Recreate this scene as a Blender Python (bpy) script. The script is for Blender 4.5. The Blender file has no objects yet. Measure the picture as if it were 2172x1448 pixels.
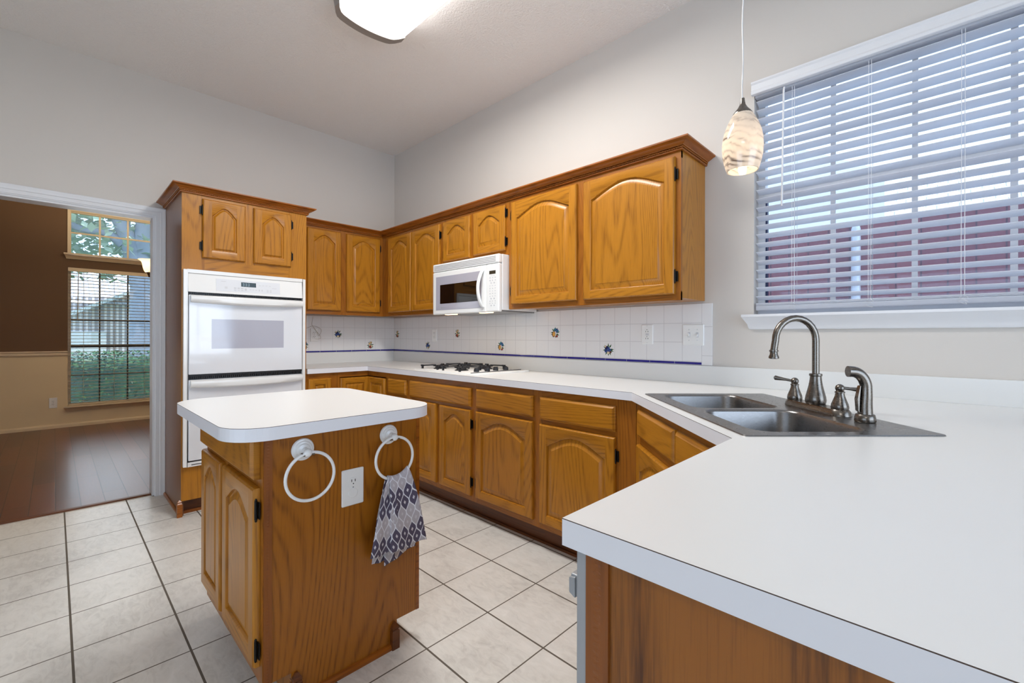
import bpy, bmesh, math, random
from mathutils import Vector, Matrix
random.seed(7)
PI = math.pi
S = bpy.context.scene
COL = S.collection
W, H = 2172, 1448

# ------------------------------------------------------------------ camera
F_PX, YAW, ROLL = 947.11, 44.2023, -0.1515
PX, PY = 1088.93, 712.12
cd = bpy.data.cameras.new('camera')
cam = bpy.data.objects.new('camera', cd)
COL.objects.link(cam)
cam.location = (4.2001, -2.5077, 1.1888)
cd.sensor_width = 36.0
cd.lens = 36.0 * F_PX / W
cd.shift_x = (W / 2 - PX) / W
cd.shift_y = (PY - H / 2) / W
cd.clip_start = 0.02
cam.matrix_world = Matrix.Translation(cam.location) @ Matrix.Rotation(math.radians(YAW), 4, 'Z') @ Matrix.Rotation(PI / 2, 4, 'X') @ Matrix.Rotation(math.radians(-ROLL), 4, 'Z')
S.camera = cam

# ------------------------------------------------------------------ world, light, exposure
S.view_settings.view_transform = 'Standard'
S.view_settings.look = 'None'
S.view_settings.gamma = 1.0
S.view_settings.use_curve_mapping = False
S.view_settings.exposure = -0.15
S.cycles.use_denoising = True
S.cycles.max_bounces = 10
S.cycles.diffuse_bounces = 5
S.cycles.glossy_bounces = 4
S.cycles.transmission_bounces = 6
S.cycles.transparent_max_bounces = 24
S.cycles.caustics_reflective = False
S.cycles.caustics_refractive = False
S.cycles.sample_clamp_indirect = 6.0
wd = bpy.data.worlds.new('world')
S.world = wd
wd.use_nodes = True
bg = wd.node_tree.nodes['Background']
bg.inputs[0].default_value = (0.62, 0.80, 1.0, 1)
bg.inputs[1].default_value = 3.3


def area_light(name, loc, rot, sx, sy, power, color=(1, 1, 1), spread=PI):
    l = bpy.data.lights.new(name, 'AREA')
    l.shape = 'RECTANGLE'
    l.size, l.size_y = sx, sy
    l.energy = power
    l.color = color
    l.spread = spread
    o = bpy.data.objects.new(name, l)
    COL.objects.link(o)
    o.location = loc
    o.rotation_euler = rot
    return o


def point_light(name, loc, power, color, r):
    l = bpy.data.lights.new(name, 'POINT')
    l.energy = power
    l.color = color
    l.shadow_soft_size = r
    o = bpy.data.objects.new(name, l)
    COL.objects.link(o)
    o.location = loc
    return o


sun = bpy.data.lights.new('sun', 'SUN')
sun.energy = 4.0
sun.angle = .02
sun.color = (1.0, .97, .93)
so = bpy.data.objects.new('sun', sun)
COL.objects.link(so)
so.rotation_euler = Vector((-.30, .08, -.95)).to_track_quat('-Z', 'Y').to_euler()

# area lamps added as even fill at the unseen breakfast window and patio door
area_light('fill_breakfast_window', (6.95, -1.55, 1.5), (0, math.radians(122), 0), 2.2, 2.6, 46, (0.93, 0.96, 1.0))
area_light('fill_patio_door', (3.6, -6.45, 1.2), (math.radians(112), 0, 0), 3.2, 2.1, 18, (1.0, 0.97, 0.93))
# daylight through the dining window
area_light('daylight_dining_window', (-3.85, -1.95, 1.6), (0, math.radians(-90), 0), 2.4, 0.85, 10, (0.9, 0.95, 1.0)).data.specular_factor = .35
# the kitchen ceiling fixture and an added fill lamp over the unseen breakfast side
area_light('ceiling_fixture_light', (2.36, -1.24, 2.965), (0, 0, 0), 1.15, 0.34, 45, (1.0, 0.985, 0.96))
area_light('breakfast_fill_light', (4.9, -4.3, 2.965), (0, 0, 0), 1.15, 0.34, 9, (1.0, 0.97, 0.93))

# ------------------------------------------------------------------ materials


def lin(c):
    return tuple(((v / 255) / 12.92 if v / 255 <= 0.04045 else ((v / 255 + 0.055) / 1.055) ** 2.4) for v in c) + (1,)


class NT:
    def __init__(s, name):
        s.m = bpy.data.materials.new(name)
        s.m.use_nodes = True
        s.t = s.m.node_tree
        s.b = s.t.nodes['Principled BSDF']
        s.out = s.t.nodes['Material Output']

    def n(s, typ, **kw):
        nd = s.t.nodes.new(typ)
        for k, v in kw.items():
            if k.startswith('i_'):
                nd.inputs[k[2:].replace('_', ' ')].default_value = v
            else:
                setattr(nd, k, v)
        return nd

    def l(s, a, b):
        s.t.links.new(a, b)

    def math(s, op, a, b=None, c=None, clamp=False):
        nd = s.t.nodes.new('ShaderNodeMath')
        nd.operation = op
        nd.use_clamp = clamp
        for i, v in enumerate((a, b, c)):
            if v is None:
                continue
            if hasattr(v, 'is_output'):
                s.l(v, nd.inputs[i])
            else:
                nd.inputs[i].default_value = v
        return nd.outputs[0]

    def mix(s, fac, a, b):
        nd = s.t.nodes.new('ShaderNodeMix')
        nd.data_type = 'RGBA'
        for sock, v in ((nd.inputs['Factor'], fac), (nd.inputs[6], a), (nd.inputs[7], b)):
            if hasattr(v, 'is_output'):
                s.l(v, sock)
            else:
                sock.default_value = v
        return nd.outputs[2]

    def ramp(s, fac, stops):
        r = s.t.nodes.new('ShaderNodeValToRGB')
        s.l(fac, r.inputs[0])
        el = r.color_ramp.elements
        while len(el) < len(stops):
            el.new(0.5)
        for e, (p, c) in zip(el, stops):
            e.position = p
            e.color = c
        return r.outputs[0]

    def coords(s, scale=(1, 1, 1), rand=False, src='Object', rot=(0, 0, 0)):
        tc = s.n('ShaderNodeTexCoord')
        v = tc.outputs[src]
        if rand:
            oi = s.n('ShaderNodeObjectInfo')
            mu = s.n('ShaderNodeVectorMath', operation='SCALE')
            mu.inputs[0].default_value = (37.0, 53.0, 71.0)
            s.l(oi.outputs['Random'], mu.inputs['Scale'])
            ad = s.n('ShaderNodeVectorMath', operation='ADD')
            s.l(v, ad.inputs[0])
            s.l(mu.outputs[0], ad.inputs[1])
            v = ad.outputs[0]
        mp = s.n('ShaderNodeMapping')
        mp.inputs['Scale'].default_value = scale
        mp.inputs['Rotation'].default_value = rot
        s.l(v, mp.inputs[0])
        return mp.outputs[0]

    def noise(s, vec, scale, detail=2, rough=0.5, dist=0.0):
        nd = s.n('ShaderNodeTexNoise')
        nd.inputs['Scale'].default_value = scale
        nd.inputs['Detail'].default_value = detail
        nd.inputs['Roughness'].default_value = rough
        nd.inputs['Distortion'].default_value = dist
        s.l(vec, nd.inputs['Vector'])
        return nd.outputs['Fac']

    def bump(s, h, strength=0.2, dist=0.002):
        b = s.n('ShaderNodeBump')
        b.inputs['Strength'].default_value = strength
        b.inputs['Distance'].default_value = dist
        s.l(h, b.inputs['Height'])
        s.l(b.outputs[0], s.b.inputs['Normal'])

    def set(s, col=None, rough=None, metal=None, spec=None, coat=None):
        if col is not None:
            if hasattr(col, 'is_output'):
                s.l(col, s.b.inputs['Base Color'])
            else:
                s.b.inputs['Base Color'].default_value = col
        if rough is not None:
            s.b.inputs['Roughness'].default_value = rough
        if metal is not None:
            s.b.inputs['Metallic'].default_value = metal
        if spec is not None:
            s.b.inputs['Specular IOR Level'].default_value = spec
        if coat is not None:
            s.b.inputs['Coat Weight'].default_value = coat
            s.b.inputs['Coat Roughness'].default_value = 0.12
        return s.m


def flat(name, rgb, rough=0.5, metal=0, spec=0.5, coat=None):
    k = NT(name)
    return k.set(lin(rgb), rough, metal, spec, coat)


def wood(name, axis, light, mid, dark, rough=0.3, freq=260.0, nsc=2.4, line=.62):
    k = NT(name)
    sc = {'v': (1, 1, .13), 'h': (.13, .13, 1)}[axis]
    c = k.coords(sc, rand=True)
    n1 = k.noise(c, nsc, 2, .45, .25)
    rings = k.math('SINE', k.math('MULTIPLY', n1, freq))
    rings = k.math('POWER', k.math('MULTIPLY_ADD', rings, .5, .5), 3.0)
    fine = k.noise(k.coords({'v': (1, 1, .03), 'h': (.03, .03, 1)}[axis], rand=True), 420, 2, .6)
    pore = k.math('MULTIPLY', k.math('SUBTRACT', fine, .5), 2.2, clamp=True)
    broad = k.noise(c, 5.0, 3, .55)
    base = k.mix(broad, light, mid)
    strk = k.noise(k.coords({'v': (1, 1, .05), 'h': (.05, .05, 1)}[axis], rand=True), 130, 2, .6)
    strk = k.math('MULTIPLY', k.math('SUBTRACT', strk, .28), 2.2, clamp=True)
    f = k.math('MULTIPLY', k.math('MULTIPLY', rings, line), strk)
    f = k.math('ADD', f, k.math('MULTIPLY', pore, .55), clamp=True)
    colr = k.mix(f, base, dark)
    k.bump(fine, .06, .001)
    return k.set(colr, rough, 0, .38, .12)


OAK_L, OAK_M, OAK_D = lin((184, 124, 36)), lin((168, 106, 20)), lin((98, 52, 5))
FRM_L, FRM_M, FRM_D = lin((160, 98, 28)), lin((144, 84, 18)), lin((94, 48, 6))
M = {}
M['oak_v'] = wood('oak_vertical_grain', 'v', OAK_L, OAK_M, OAK_D)
M['oak_h'] = wood('oak_horizontal_grain', 'h', OAK_L, OAK_M, OAK_D)
M['frame_v'] = wood('oak_frame_vertical', 'v', FRM_L, FRM_M, FRM_D)
M['frame_h'] = wood('oak_frame_horizontal', 'h', FRM_L, FRM_M, FRM_D)
M['crown'] = wood('oak_crown_grain', 'h', lin((160, 92, 26)), lin((142, 76, 18)), lin((84, 38, 8)), .3)
M['trim_oak'] = wood('reddish_oak_trim', 'v', lin((142, 80, 24)), lin((126, 68, 14)), lin((92, 44, 6)), .45)
M['panel'] = wood('oak_veneer_panel', 'v', lin((166, 102, 24)), lin((149, 87, 14)), lin((92, 46, 4)), .34, 420, 1.7, .75)
M['ply'] = wood('plywood_veneer_panel', 'v', lin((158, 98, 32)), lin((138, 80, 18)), lin((80, 40, 7)), .36, 64, 3.6, 1.0)
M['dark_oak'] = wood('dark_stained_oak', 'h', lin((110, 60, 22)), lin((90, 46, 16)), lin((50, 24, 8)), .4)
M['tall_side'] = wood('glossy_stained_side_panel', 'v', lin((140, 96, 66)), lin((118, 76, 48)), lin((80, 46, 26)), .3)


def paint(name, rgb, bscale=220, bstr=.12, rough=.6):
    k = NT(name)
    c = k.coords()
    k.bump(k.noise(c, bscale, 3, .6), bstr, .002 if bstr < .5 else .006)
    return k.set(lin(rgb), rough, 0, .3)


M['wall'] = paint('grey_wall_paint', (209, 203, 196))
M['ceiling'] = paint('textured_ceiling_paint', (238, 234, 230), 85, 1.0, .8)
M['brown'] = paint('brown_wall_paint', (106, 79, 54), 220, .12, .55)
M['cream'] = paint('cream_wall_paint', (224, 204, 168), 220, .12, .55)
M['ceil_cream'] = paint('dining_ceiling_paint', (225, 220, 212), 120, .3, .8)
M['trim'] = flat('white_trim_paint', (226, 226, 228), .35)
M['cream_trim'] = flat('cream_trim_paint', (226, 206, 172), .4)
M['laminate'] = flat('white_laminate', (224, 224, 222), .3)
M['lam_edge'] = flat('white_laminate_edge', (226, 226, 230), .35)
M['seam'] = flat('brown_laminate_seam', (70, 52, 40), .6)
M['enamel'] = flat('white_enamel', (236, 236, 234), .14, 0, .5, .3)
M['plastic'] = flat('white_plastic', (236, 236, 234), .3)
M['grey_print'] = flat('grey_printing', (150, 150, 152), .4)
M['pale_print'] = flat('pale_grey_printing', (196, 197, 200), .4)
M['black'] = flat('black_plastic', (22, 22, 24), .35)
M['iron'] = flat('black_cast_iron', (30, 30, 34), .45)
M['hinge'] = flat('black_hinge_metal', (26, 24, 22), .35, .6)
M['oven_glass'] = flat('white_oven_glass', (226, 228, 232), .04, 0, .6, 1.0)
M['oven_window'] = flat('grey_screened_oven_glass', (176, 176, 188), .05, 0, .6, 1.0)
M['black_glass'] = flat('black_glass', (12, 10, 9), .03, 0, .7)
M['lcd'] = flat('lcd_display', (70, 84, 92), .15)
M['lcd_dark'] = flat('dark_lcd_display', (52, 52, 44), .15)
M['digit'] = flat('lcd_digits', (150, 176, 190), .3)
M['slot'] = flat('outlet_slot', (40, 38, 38), .5)
M['mw_bottom'] = flat('grey_metal_filter', (150, 150, 150), .35, .7)
M['cable'] = flat('tan_cable', (176, 160, 138), .5)
M['cord_clear'] = flat('clear_cord', (206, 206, 206), .3)
M['navy'] = flat('dark_blue_screen_track', (40, 52, 92), .5)
M['bronze'] = flat('antique_bronze', (96, 68, 40), .35, .7)


def brushed(name, rgb, rough, aniso=0.0):
    k = NT(name)
    c = k.coords((1, 1, 1), rand=False)
    n = k.noise(k.coords((60, 60, 900)), 1.0, 2)
    k.l(k.math('MULTIPLY_ADD', n, .18, rough - .09), k.b.inputs['Roughness'])
    return k.set(lin(rgb), None, 1.0)


M['steel'] = brushed('brushed_stainless_steel', (136, 134, 133), .3)
M['nickel'] = brushed('brushed_nickel', (122, 116, 109), .26)
M['dw_steel'] = flat('dishwasher_steel', (158, 160, 162), .4, .15)
M['satin'] = flat('satin_nickel_band', (150, 144, 138), .45, .35)


def emit(name, rgb, st):
    k = NT(name)
    k.b.inputs['Emission Color'].default_value = lin(rgb)
    k.b.inputs['Emission Strength'].default_value = st
    return k.set(lin(rgb), .4)


M['diffuser'] = emit('lit_fixture_diffuser', (255, 255, 255), 6.0)
M['bulb'] = emit('lit_bulb', (255, 236, 205), 1.6)
M['warm_lens'] = emit('lit_hood_lamp', (255, 214, 170), 2.4)


def frosted():
    k = NT('lit_frosted_shade')
    tl = k.n('ShaderNodeBsdfTranslucent')
    tl.inputs[0].default_value = lin((255, 238, 208))
    em = k.n('ShaderNodeEmission')
    em.inputs[0].default_value = lin((255, 226, 180))
    em.inputs[1].default_value = .6
    ad = k.n('ShaderNodeAddShader')
    k.l(tl.outputs[0], ad.inputs[0])
    k.l(em.outputs[0], ad.inputs[1])
    k.l(ad.outputs[0], k.out.inputs['Surface'])
    return k.m


M['shade_glow'] = frosted()


def glass_mat(name, tint=(1, 1, 1, 1), refl=.12):
    k = NT(name)
    tr = k.n('ShaderNodeBsdfTransparent')
    tr.inputs[0].default_value = tint
    gl = k.n('ShaderNodeBsdfGlossy')
    gl.inputs['Roughness'].default_value = .02
    fr = k.n('ShaderNodeFresnel')
    fr.inputs['IOR'].default_value = 1.35
    mx = k.n('ShaderNodeMixShader')
    k.l(fr.outputs[0], mx.inputs[0])
    k.l(tr.outputs[0], mx.inputs[1])
    k.l(gl.outputs[0], mx.inputs[2])
    k.l(mx.outputs[0], k.out.inputs['Surface'])
    return k.m


M['muntin_backlit'] = flat('backlit_muntin_shade', (92, 86, 80), .45)  # backlit darkness of the dining muntins and rail put into the colour
M['pane'] = glass_mat('window_glass', (.93, .96, 1, 1))


def slat_mat(name, rgb, trans):
    k = NT(name)
    df = k.n('ShaderNodeBsdfDiffuse')
    df.inputs[0].default_value = lin(rgb)
    tl = k.n('ShaderNodeBsdfTranslucent')
    tl.inputs[0].default_value = lin(rgb)
    mx = k.n('ShaderNodeMixShader')
    mx.inputs[0].default_value = trans
    k.l(df.outputs[0], mx.inputs[1])
    k.l(tl.outputs[0], mx.inputs[2])
    k.l(mx.outputs[0], k.out.inputs['Surface'])
    return k.m




def screen_mat():
    k = NT('insect_screen')
    tr = k.n('ShaderNodeBsdfTransparent')
    tl = k.n('ShaderNodeBsdfTranslucent')
    tl.inputs[0].default_value = lin((176, 186, 206))
    mx = k.n('ShaderNodeMixShader')
    mx.inputs[0].default_value = .16
    k.l(tr.outputs[0], mx.inputs[1])
    k.l(tl.outputs[0], mx.inputs[2])
    k.l(mx.outputs[0], k.out.inputs['Surface'])
    return k.m


M['screen'] = screen_mat()
M['slat'] = slat_mat('white_blind_slat', (240, 242, 247), .62)
M['slat_tan'] = slat_mat('tan_blind_slat', (204, 190, 164), .05)


def grid_mask(k, coord, origin, pitch, width):
    # 1 on the joint lines at origin + n*pitch
    f = k.math('FRACT', k.math('ADD', k.math('DIVIDE', k.math('SUBTRACT', coord, origin), pitch), .5))
    d = k.math('MULTIPLY', k.math('ABSOLUTE', k.math('SUBTRACT', f, .5)), pitch)
    return k.math('LESS_THAN', d, width / 2)


def floor_tile():
    k = NT('white_floor_tile')
    sp = k.n('ShaderNodeSeparateXYZ')
    k.l(k.coords(), sp.inputs[0])
    T = .3131
    gx = grid_mask(k, sp.outputs[0], 2.784, T, .0055)
    gy = grid_mask(k, sp.outputs[1], -1.206, T, .0075)
    g = k.math('MAXIMUM', gx, gy)
    c = k.coords((1, 1, 1))
    n = k.noise(c, 3.0, 5, .6, .6)
    n2 = k.noise(k.coords((1, 2.2, 1), rot=(0, 0, .6)), 14, 6, .65, 1.2)
    col = k.ramp(k.math('ADD', k.math('MULTIPLY', n, .5), k.math('MULTIPLY', n2, .5)),
                 [(.3, lin((188, 185, 179))), (.5, lin((216, 214, 208))), (.7, lin((229, 227, 222)))])
    col = k.mix(g, col, lin((96, 88, 78)))
    k.l(k.mix(g, (.28, .28, .28, 1), (.8, .8, .8, 1)), k.b.inputs['Roughness'])
    h = k.math('SUBTRACT', k.math('MULTIPLY', n2, .12), g)
    k.bump(h, .35, .002)
    return k.set(col, None, 0, .45)


M['floor'] = floor_tile()


def plank_floor():
    k = NT('dark_plank_floor')
    c = k.coords((1, 1, 1))
    br = k.n('ShaderNodeTexBrick')
    br.offset = .37
    br.offset_frequency = 2
    br.inputs['Color1'].default_value = lin((112, 62, 42))
    br.inputs['Color2'].default_value = lin((84, 46, 32))
    br.inputs['Mortar'].default_value = lin((28, 14, 9))
    br.inputs['Scale'].default_value = 1.0
    br.inputs['Mortar Size'].default_value = .0022
    br.inputs['Mortar Smooth'].default_value = .2
    br.inputs['Bias'].default_value = 0
    br.inputs['Brick Width'].default_value = .95
    br.inputs['Row Height'].default_value = .125
    k.l(c, br.inputs['Vector'])
    n = k.noise(k.coords((.25, 3, 1)), 22, 5, .65, .8)
    col = k.mix(k.math('MULTIPLY', n, .5), br.outputs['Color'], lin((46, 23, 15)))
    k.bump(k.math('SUBTRACT', k.math('MULTIPLY', n, .4), br.outputs['Fac']), .25, .002)
    return k.set(col, .3, 0, .5, .1)


M['planks'] = plank_floor()


def wall_tile(name, axis, origin, border):
    k = NT(name)
    sp = k.n('ShaderNodeSeparateXYZ')
    k.l(k.coords(), sp.inputs[0])
    u = sp.outputs[0 if axis == 'x' else 1]
    z = sp.outputs[2]
    gu = grid_mask(k, u, origin, .1102, .0026)
    gz = grid_mask(k, z, 1.048, .108, .0026)
    g = k.math('MAXIMUM', gu, gz)
    if border is not None:
        inb = k.math('GREATER_THAN', u, border)
        edge = k.math('LESS_THAN', k.math('ABSOLUTE', k.math('SUBTRACT', u, border)), .0014)
        gzb = grid_mask(k, z, 1.242, .16, .0026)
        gb = k.math('MAXIMUM', edge, gzb)
        g = k.math('ADD', k.math('MULTIPLY', g, k.math('SUBTRACT', 1.0, inb)), k.math('MULTIPLY', gb, inb))
    col = k.mix(g, lin((232, 231, 231)), lin((204, 202, 203)))
    k.bump(k.math('MULTIPLY', g, -1.0), .25, .001)
    return k.set(col, .16, 0, .5)


M['tile_r'] = wall_tile('white_glazed_tile', 'x', 3.225, 3.2245)
M['tile_l'] = wall_tile('white_glazed_tile_side', 'y', -.112, None)
M['cobalt'] = flat('cobalt_glaze', (36, 30, 128), .12)
for nm, c in {'fr_blue': (38, 66, 132), 'fr_navy': (28, 34, 78), 'fr_green': (52, 88, 52), 'fr_red': (140, 46, 34), 'fr_gold': (214, 160, 74), 'fr_cream': (222, 200, 160), 'fr_brown': (96, 52, 30), 'fr_teal': (50, 120, 136)}.items():
    M[nm] = flat('painted_' + nm[3:], c, .25)


def marble_shade():
    k = NT('swirled_art_glass')
    c = k.coords((1, 1, 1))
    sp = k.n('ShaderNodeSeparateXYZ')
    k.l(c, sp.inputs[0])
    n = k.noise(c, 9, 3, .55, 1.4)
    t = k.math('ADD', k.math('MULTIPLY', k.math('ADD', sp.outputs[2], k.math('MULTIPLY', sp.outputs[0], .45)), 260), k.math('MULTIPLY', n, 16))
    w = k.math('POWER', k.math('MULTIPLY_ADD', k.math('SINE', t), .5, .5), 2.0)
    patch = k.math('MULTIPLY', k.math('SUBTRACT', k.noise(k.coords((.5, .5, 1.6)), 12, 3, .6, .8), .44), 4.0, clamp=True)
    f = k.math('MULTIPLY', w, k.math('MULTIPLY_ADD', patch, .9, .1))
    col = k.mix(f, lin((240, 230, 216)), lin((118, 98, 84)))
    df = k.n('ShaderNodeBsdfDiffuse')
    tl = k.n('ShaderNodeBsdfTranslucent')
    gl = k.n('ShaderNodeBsdfGlossy')
    gl.inputs['Roughness'].default_value = .08
    k.l(col, df.inputs[0])
    k.l(col, tl.inputs[0])
    m1 = k.n('ShaderNodeMixShader')
    m1.inputs[0].default_value = .45
    k.l(df.outputs[0], m1.inputs[1])
    k.l(tl.outputs[0], m1.inputs[2])
    m2 = k.n('ShaderNodeMixShader')
    m2.inputs[0].default_value = .06
    k.l(m1.outputs[0], m2.inputs[1])
    k.l(gl.outputs[0], m2.inputs[2])
    em = k.n('ShaderNodeEmission')
    k.l(col, em.inputs[0])
    em.inputs[1].default_value = .06
    ad = k.n('ShaderNodeAddShader')
    k.l(m2.outputs[0], ad.inputs[0])
    k.l(em.outputs[0], ad.inputs[1])
    k.l(ad.outputs[0], k.out.inputs['Surface'])
    return k.m


M['marble'] = marble_shade()


def towel_mat():
    k = NT('printed_cotton')
    tc = k.n('ShaderNodeTexCoord')
    sp = k.n('ShaderNodeSeparateXYZ')
    k.l(tc.outputs['UV'], sp.inputs[0])
    PXW, PYH = .040, .074
    u = k.math('DIVIDE', sp.outputs[0], PXW)
    v = k.math('DIVIDE', sp.outputs[1], PYH)
    a = k.math('SUBTRACT', k.math('FRACT', u), .5)
    b = k.math('SUBTRACT', k.math('FRACT', v), .5)
    a2 = k.math('SUBTRACT', k.math('FRACT', k.math('ADD', u, .5)), .5)
    b2 = k.math('SUBTRACT', k.math('FRACT', k.math('ADD', v, .5)), .5)

    def ogee(x, y):
        return k.math('SUBTRACT', k.math('ABSOLUTE', x), k.math('MULTIPLY_ADD', k.math('COSINE', k.math('MULTIPLY', y, 2 * PI)), .25, .25))

    def dia(x, y):
        return k.math('ADD', k.math('ABSOLUTE', x), k.math('MULTIPLY', k.math('ABSOLUTE', y), 1.3))
    d1, d2 = ogee(a, b), ogee(a2, b2)
    nz = k.math('MULTIPLY', k.math('SUBTRACT', k.noise(tc.outputs['UV'], 260, 2), .5), .06)
    body = k.math('LESS_THAN', k.math('ADD', k.math('MINIMUM', d1, d2), nz), -.055)
    hole = k.math('LESS_THAN', k.math('ADD', k.math('MINIMUM', dia(a, b), dia(a2, b2)), nz), .13)
    # rows: two dark, two pale, alternating; row index from the nearer lattice
    row1 = k.math('MULTIPLY', k.math('FLOOR', v), 2.0)
    row2 = k.math('ADD', k.math('MULTIPLY', k.math('FLOOR', k.math('ADD', v, .5)), 2.0), -1.0)
    near = k.math('LESS_THAN', d1, d2)
    row = k.math('ADD', k.math('MULTIPLY', row1, near), k.math('MULTIPLY', row2, k.math('SUBTRACT', 1.0, near)))
    ph = k.math('MODULO', k.math('ADD', row, 400.0), 4.0)
    dark = k.math('LESS_THAN', ph, 1.5)
    col = k.mix(dark, lin((186, 182, 190)), lin((92, 86, 106)))
    col = k.mix(hole, col, k.mix(dark, lin((204, 202, 208)), lin((214, 212, 220))))
    col = k.mix(body, lin((226, 228, 236)), col)
    k.bump(k.noise(tc.outputs['UV'], 900, 2), .25, .001)
    return k.set(col, .9, 0, .15)


M['towel'] = towel_mat()


def boards(name, c1, c2, mortar, width, axis='x', grey=.5):
    k = NT(name)
    rot = (0, 0, 0) if axis == 'x' else (0, 0, PI / 2)
    sp = k.n('ShaderNodeSeparateXYZ')
    k.l(k.coords(), sp.inputs[0])
    u = sp.outputs[0 if axis == 'x' else 1]
    idx = k.math('FLOOR', k.math('DIVIDE', u, width))
    wn = k.n('ShaderNodeTexWhiteNoise', noise_dimensions='1D')
    k.l(idx, wn.inputs['W'])
    g = grid_mask(k, u, 0, width, .008)
    n = k.noise(k.coords((30, 30, 1)), 1.0, 3)
    col = k.mix(k.math('ADD', k.math('MULTIPLY', wn.outputs['Value'], .7), k.math('MULTIPLY', n, .3)), c1, c2)
    col = k.mix(g, col, mortar)
    return k.set(col, .8, 0, .2)


M['bounce_slab'] = flat('pale_bounce_slab', (214, 212, 208), .9)  # light tone chosen to bounce daylight onto the kitchen blind
M['fence'] = boards('red_brown_fence_boards', lin((138, 80, 82)), lin((104, 56, 66)), lin((62, 36, 42)), .14)
M['post_metal'] = flat('galvanised_post', (190, 200, 216), .5, .3)
M['siding'] = flat('pale_house_siding', (214, 212, 208), .8)
M['grey_siding'] = flat('grey_house_siding', (224, 226, 232), .8)


def shingles(name, c1, c2, sx, sy):
    k = NT(name)
    br = k.n('ShaderNodeTexBrick')
    br.inputs['Color1'].default_value = c1
    br.inputs['Color2'].default_value = c2
    br.inputs['Mortar'].default_value = tuple(v * .45 for v in c2[:3]) + (1,)
    br.inputs['Mortar Size'].default_value = .008
    br.inputs['Brick Width'].default_value = sx
    br.inputs['Row Height'].default_value = sy
    br.inputs['Scale'].default_value = 1
    k.l(k.coords((1, 1, 1)), br.inputs['Vector'])
    return k.set(br.outputs['Color'], .85, 0, .2)


M['shingle'] = shingles('pale_roof_shingles', lin((236, 236, 240)), lin((214, 216, 222)), .3, .13)
M['brick'] = shingles('pale_pink_brick', lin((232, 220, 214)), lin((218, 204, 198)), .22, .075)


def mottled(name, a, b, scale, rough=.8):
    k = NT(name)
    col = k.mix(k.noise(k.coords(rand=True), scale, 4, .6), a, b)
    return k.set(col, rough, 0, .3)


M['bark'] = mottled('hazed_bark', lin((182, 186, 200)), lin((146, 152, 168)), 18)  # bluish screen haze painted into the bark colour
M['leaf'] = mottled('hedge_leaf', lin((104, 156, 84)), lin((34, 70, 44)), 6, .28)
M['leaf_pale'] = mottled('hazed_tree_leaf', lin((222, 232, 208)), lin((158, 182, 152)), 3, .6)  # leaves paled in colour to look hazy
M['grass'] = mottled('lawn_grass', lin((110, 130, 80)), lin((80, 100, 60)), 8)

# ------------------------------------------------------------------ geometry helpers


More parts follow.
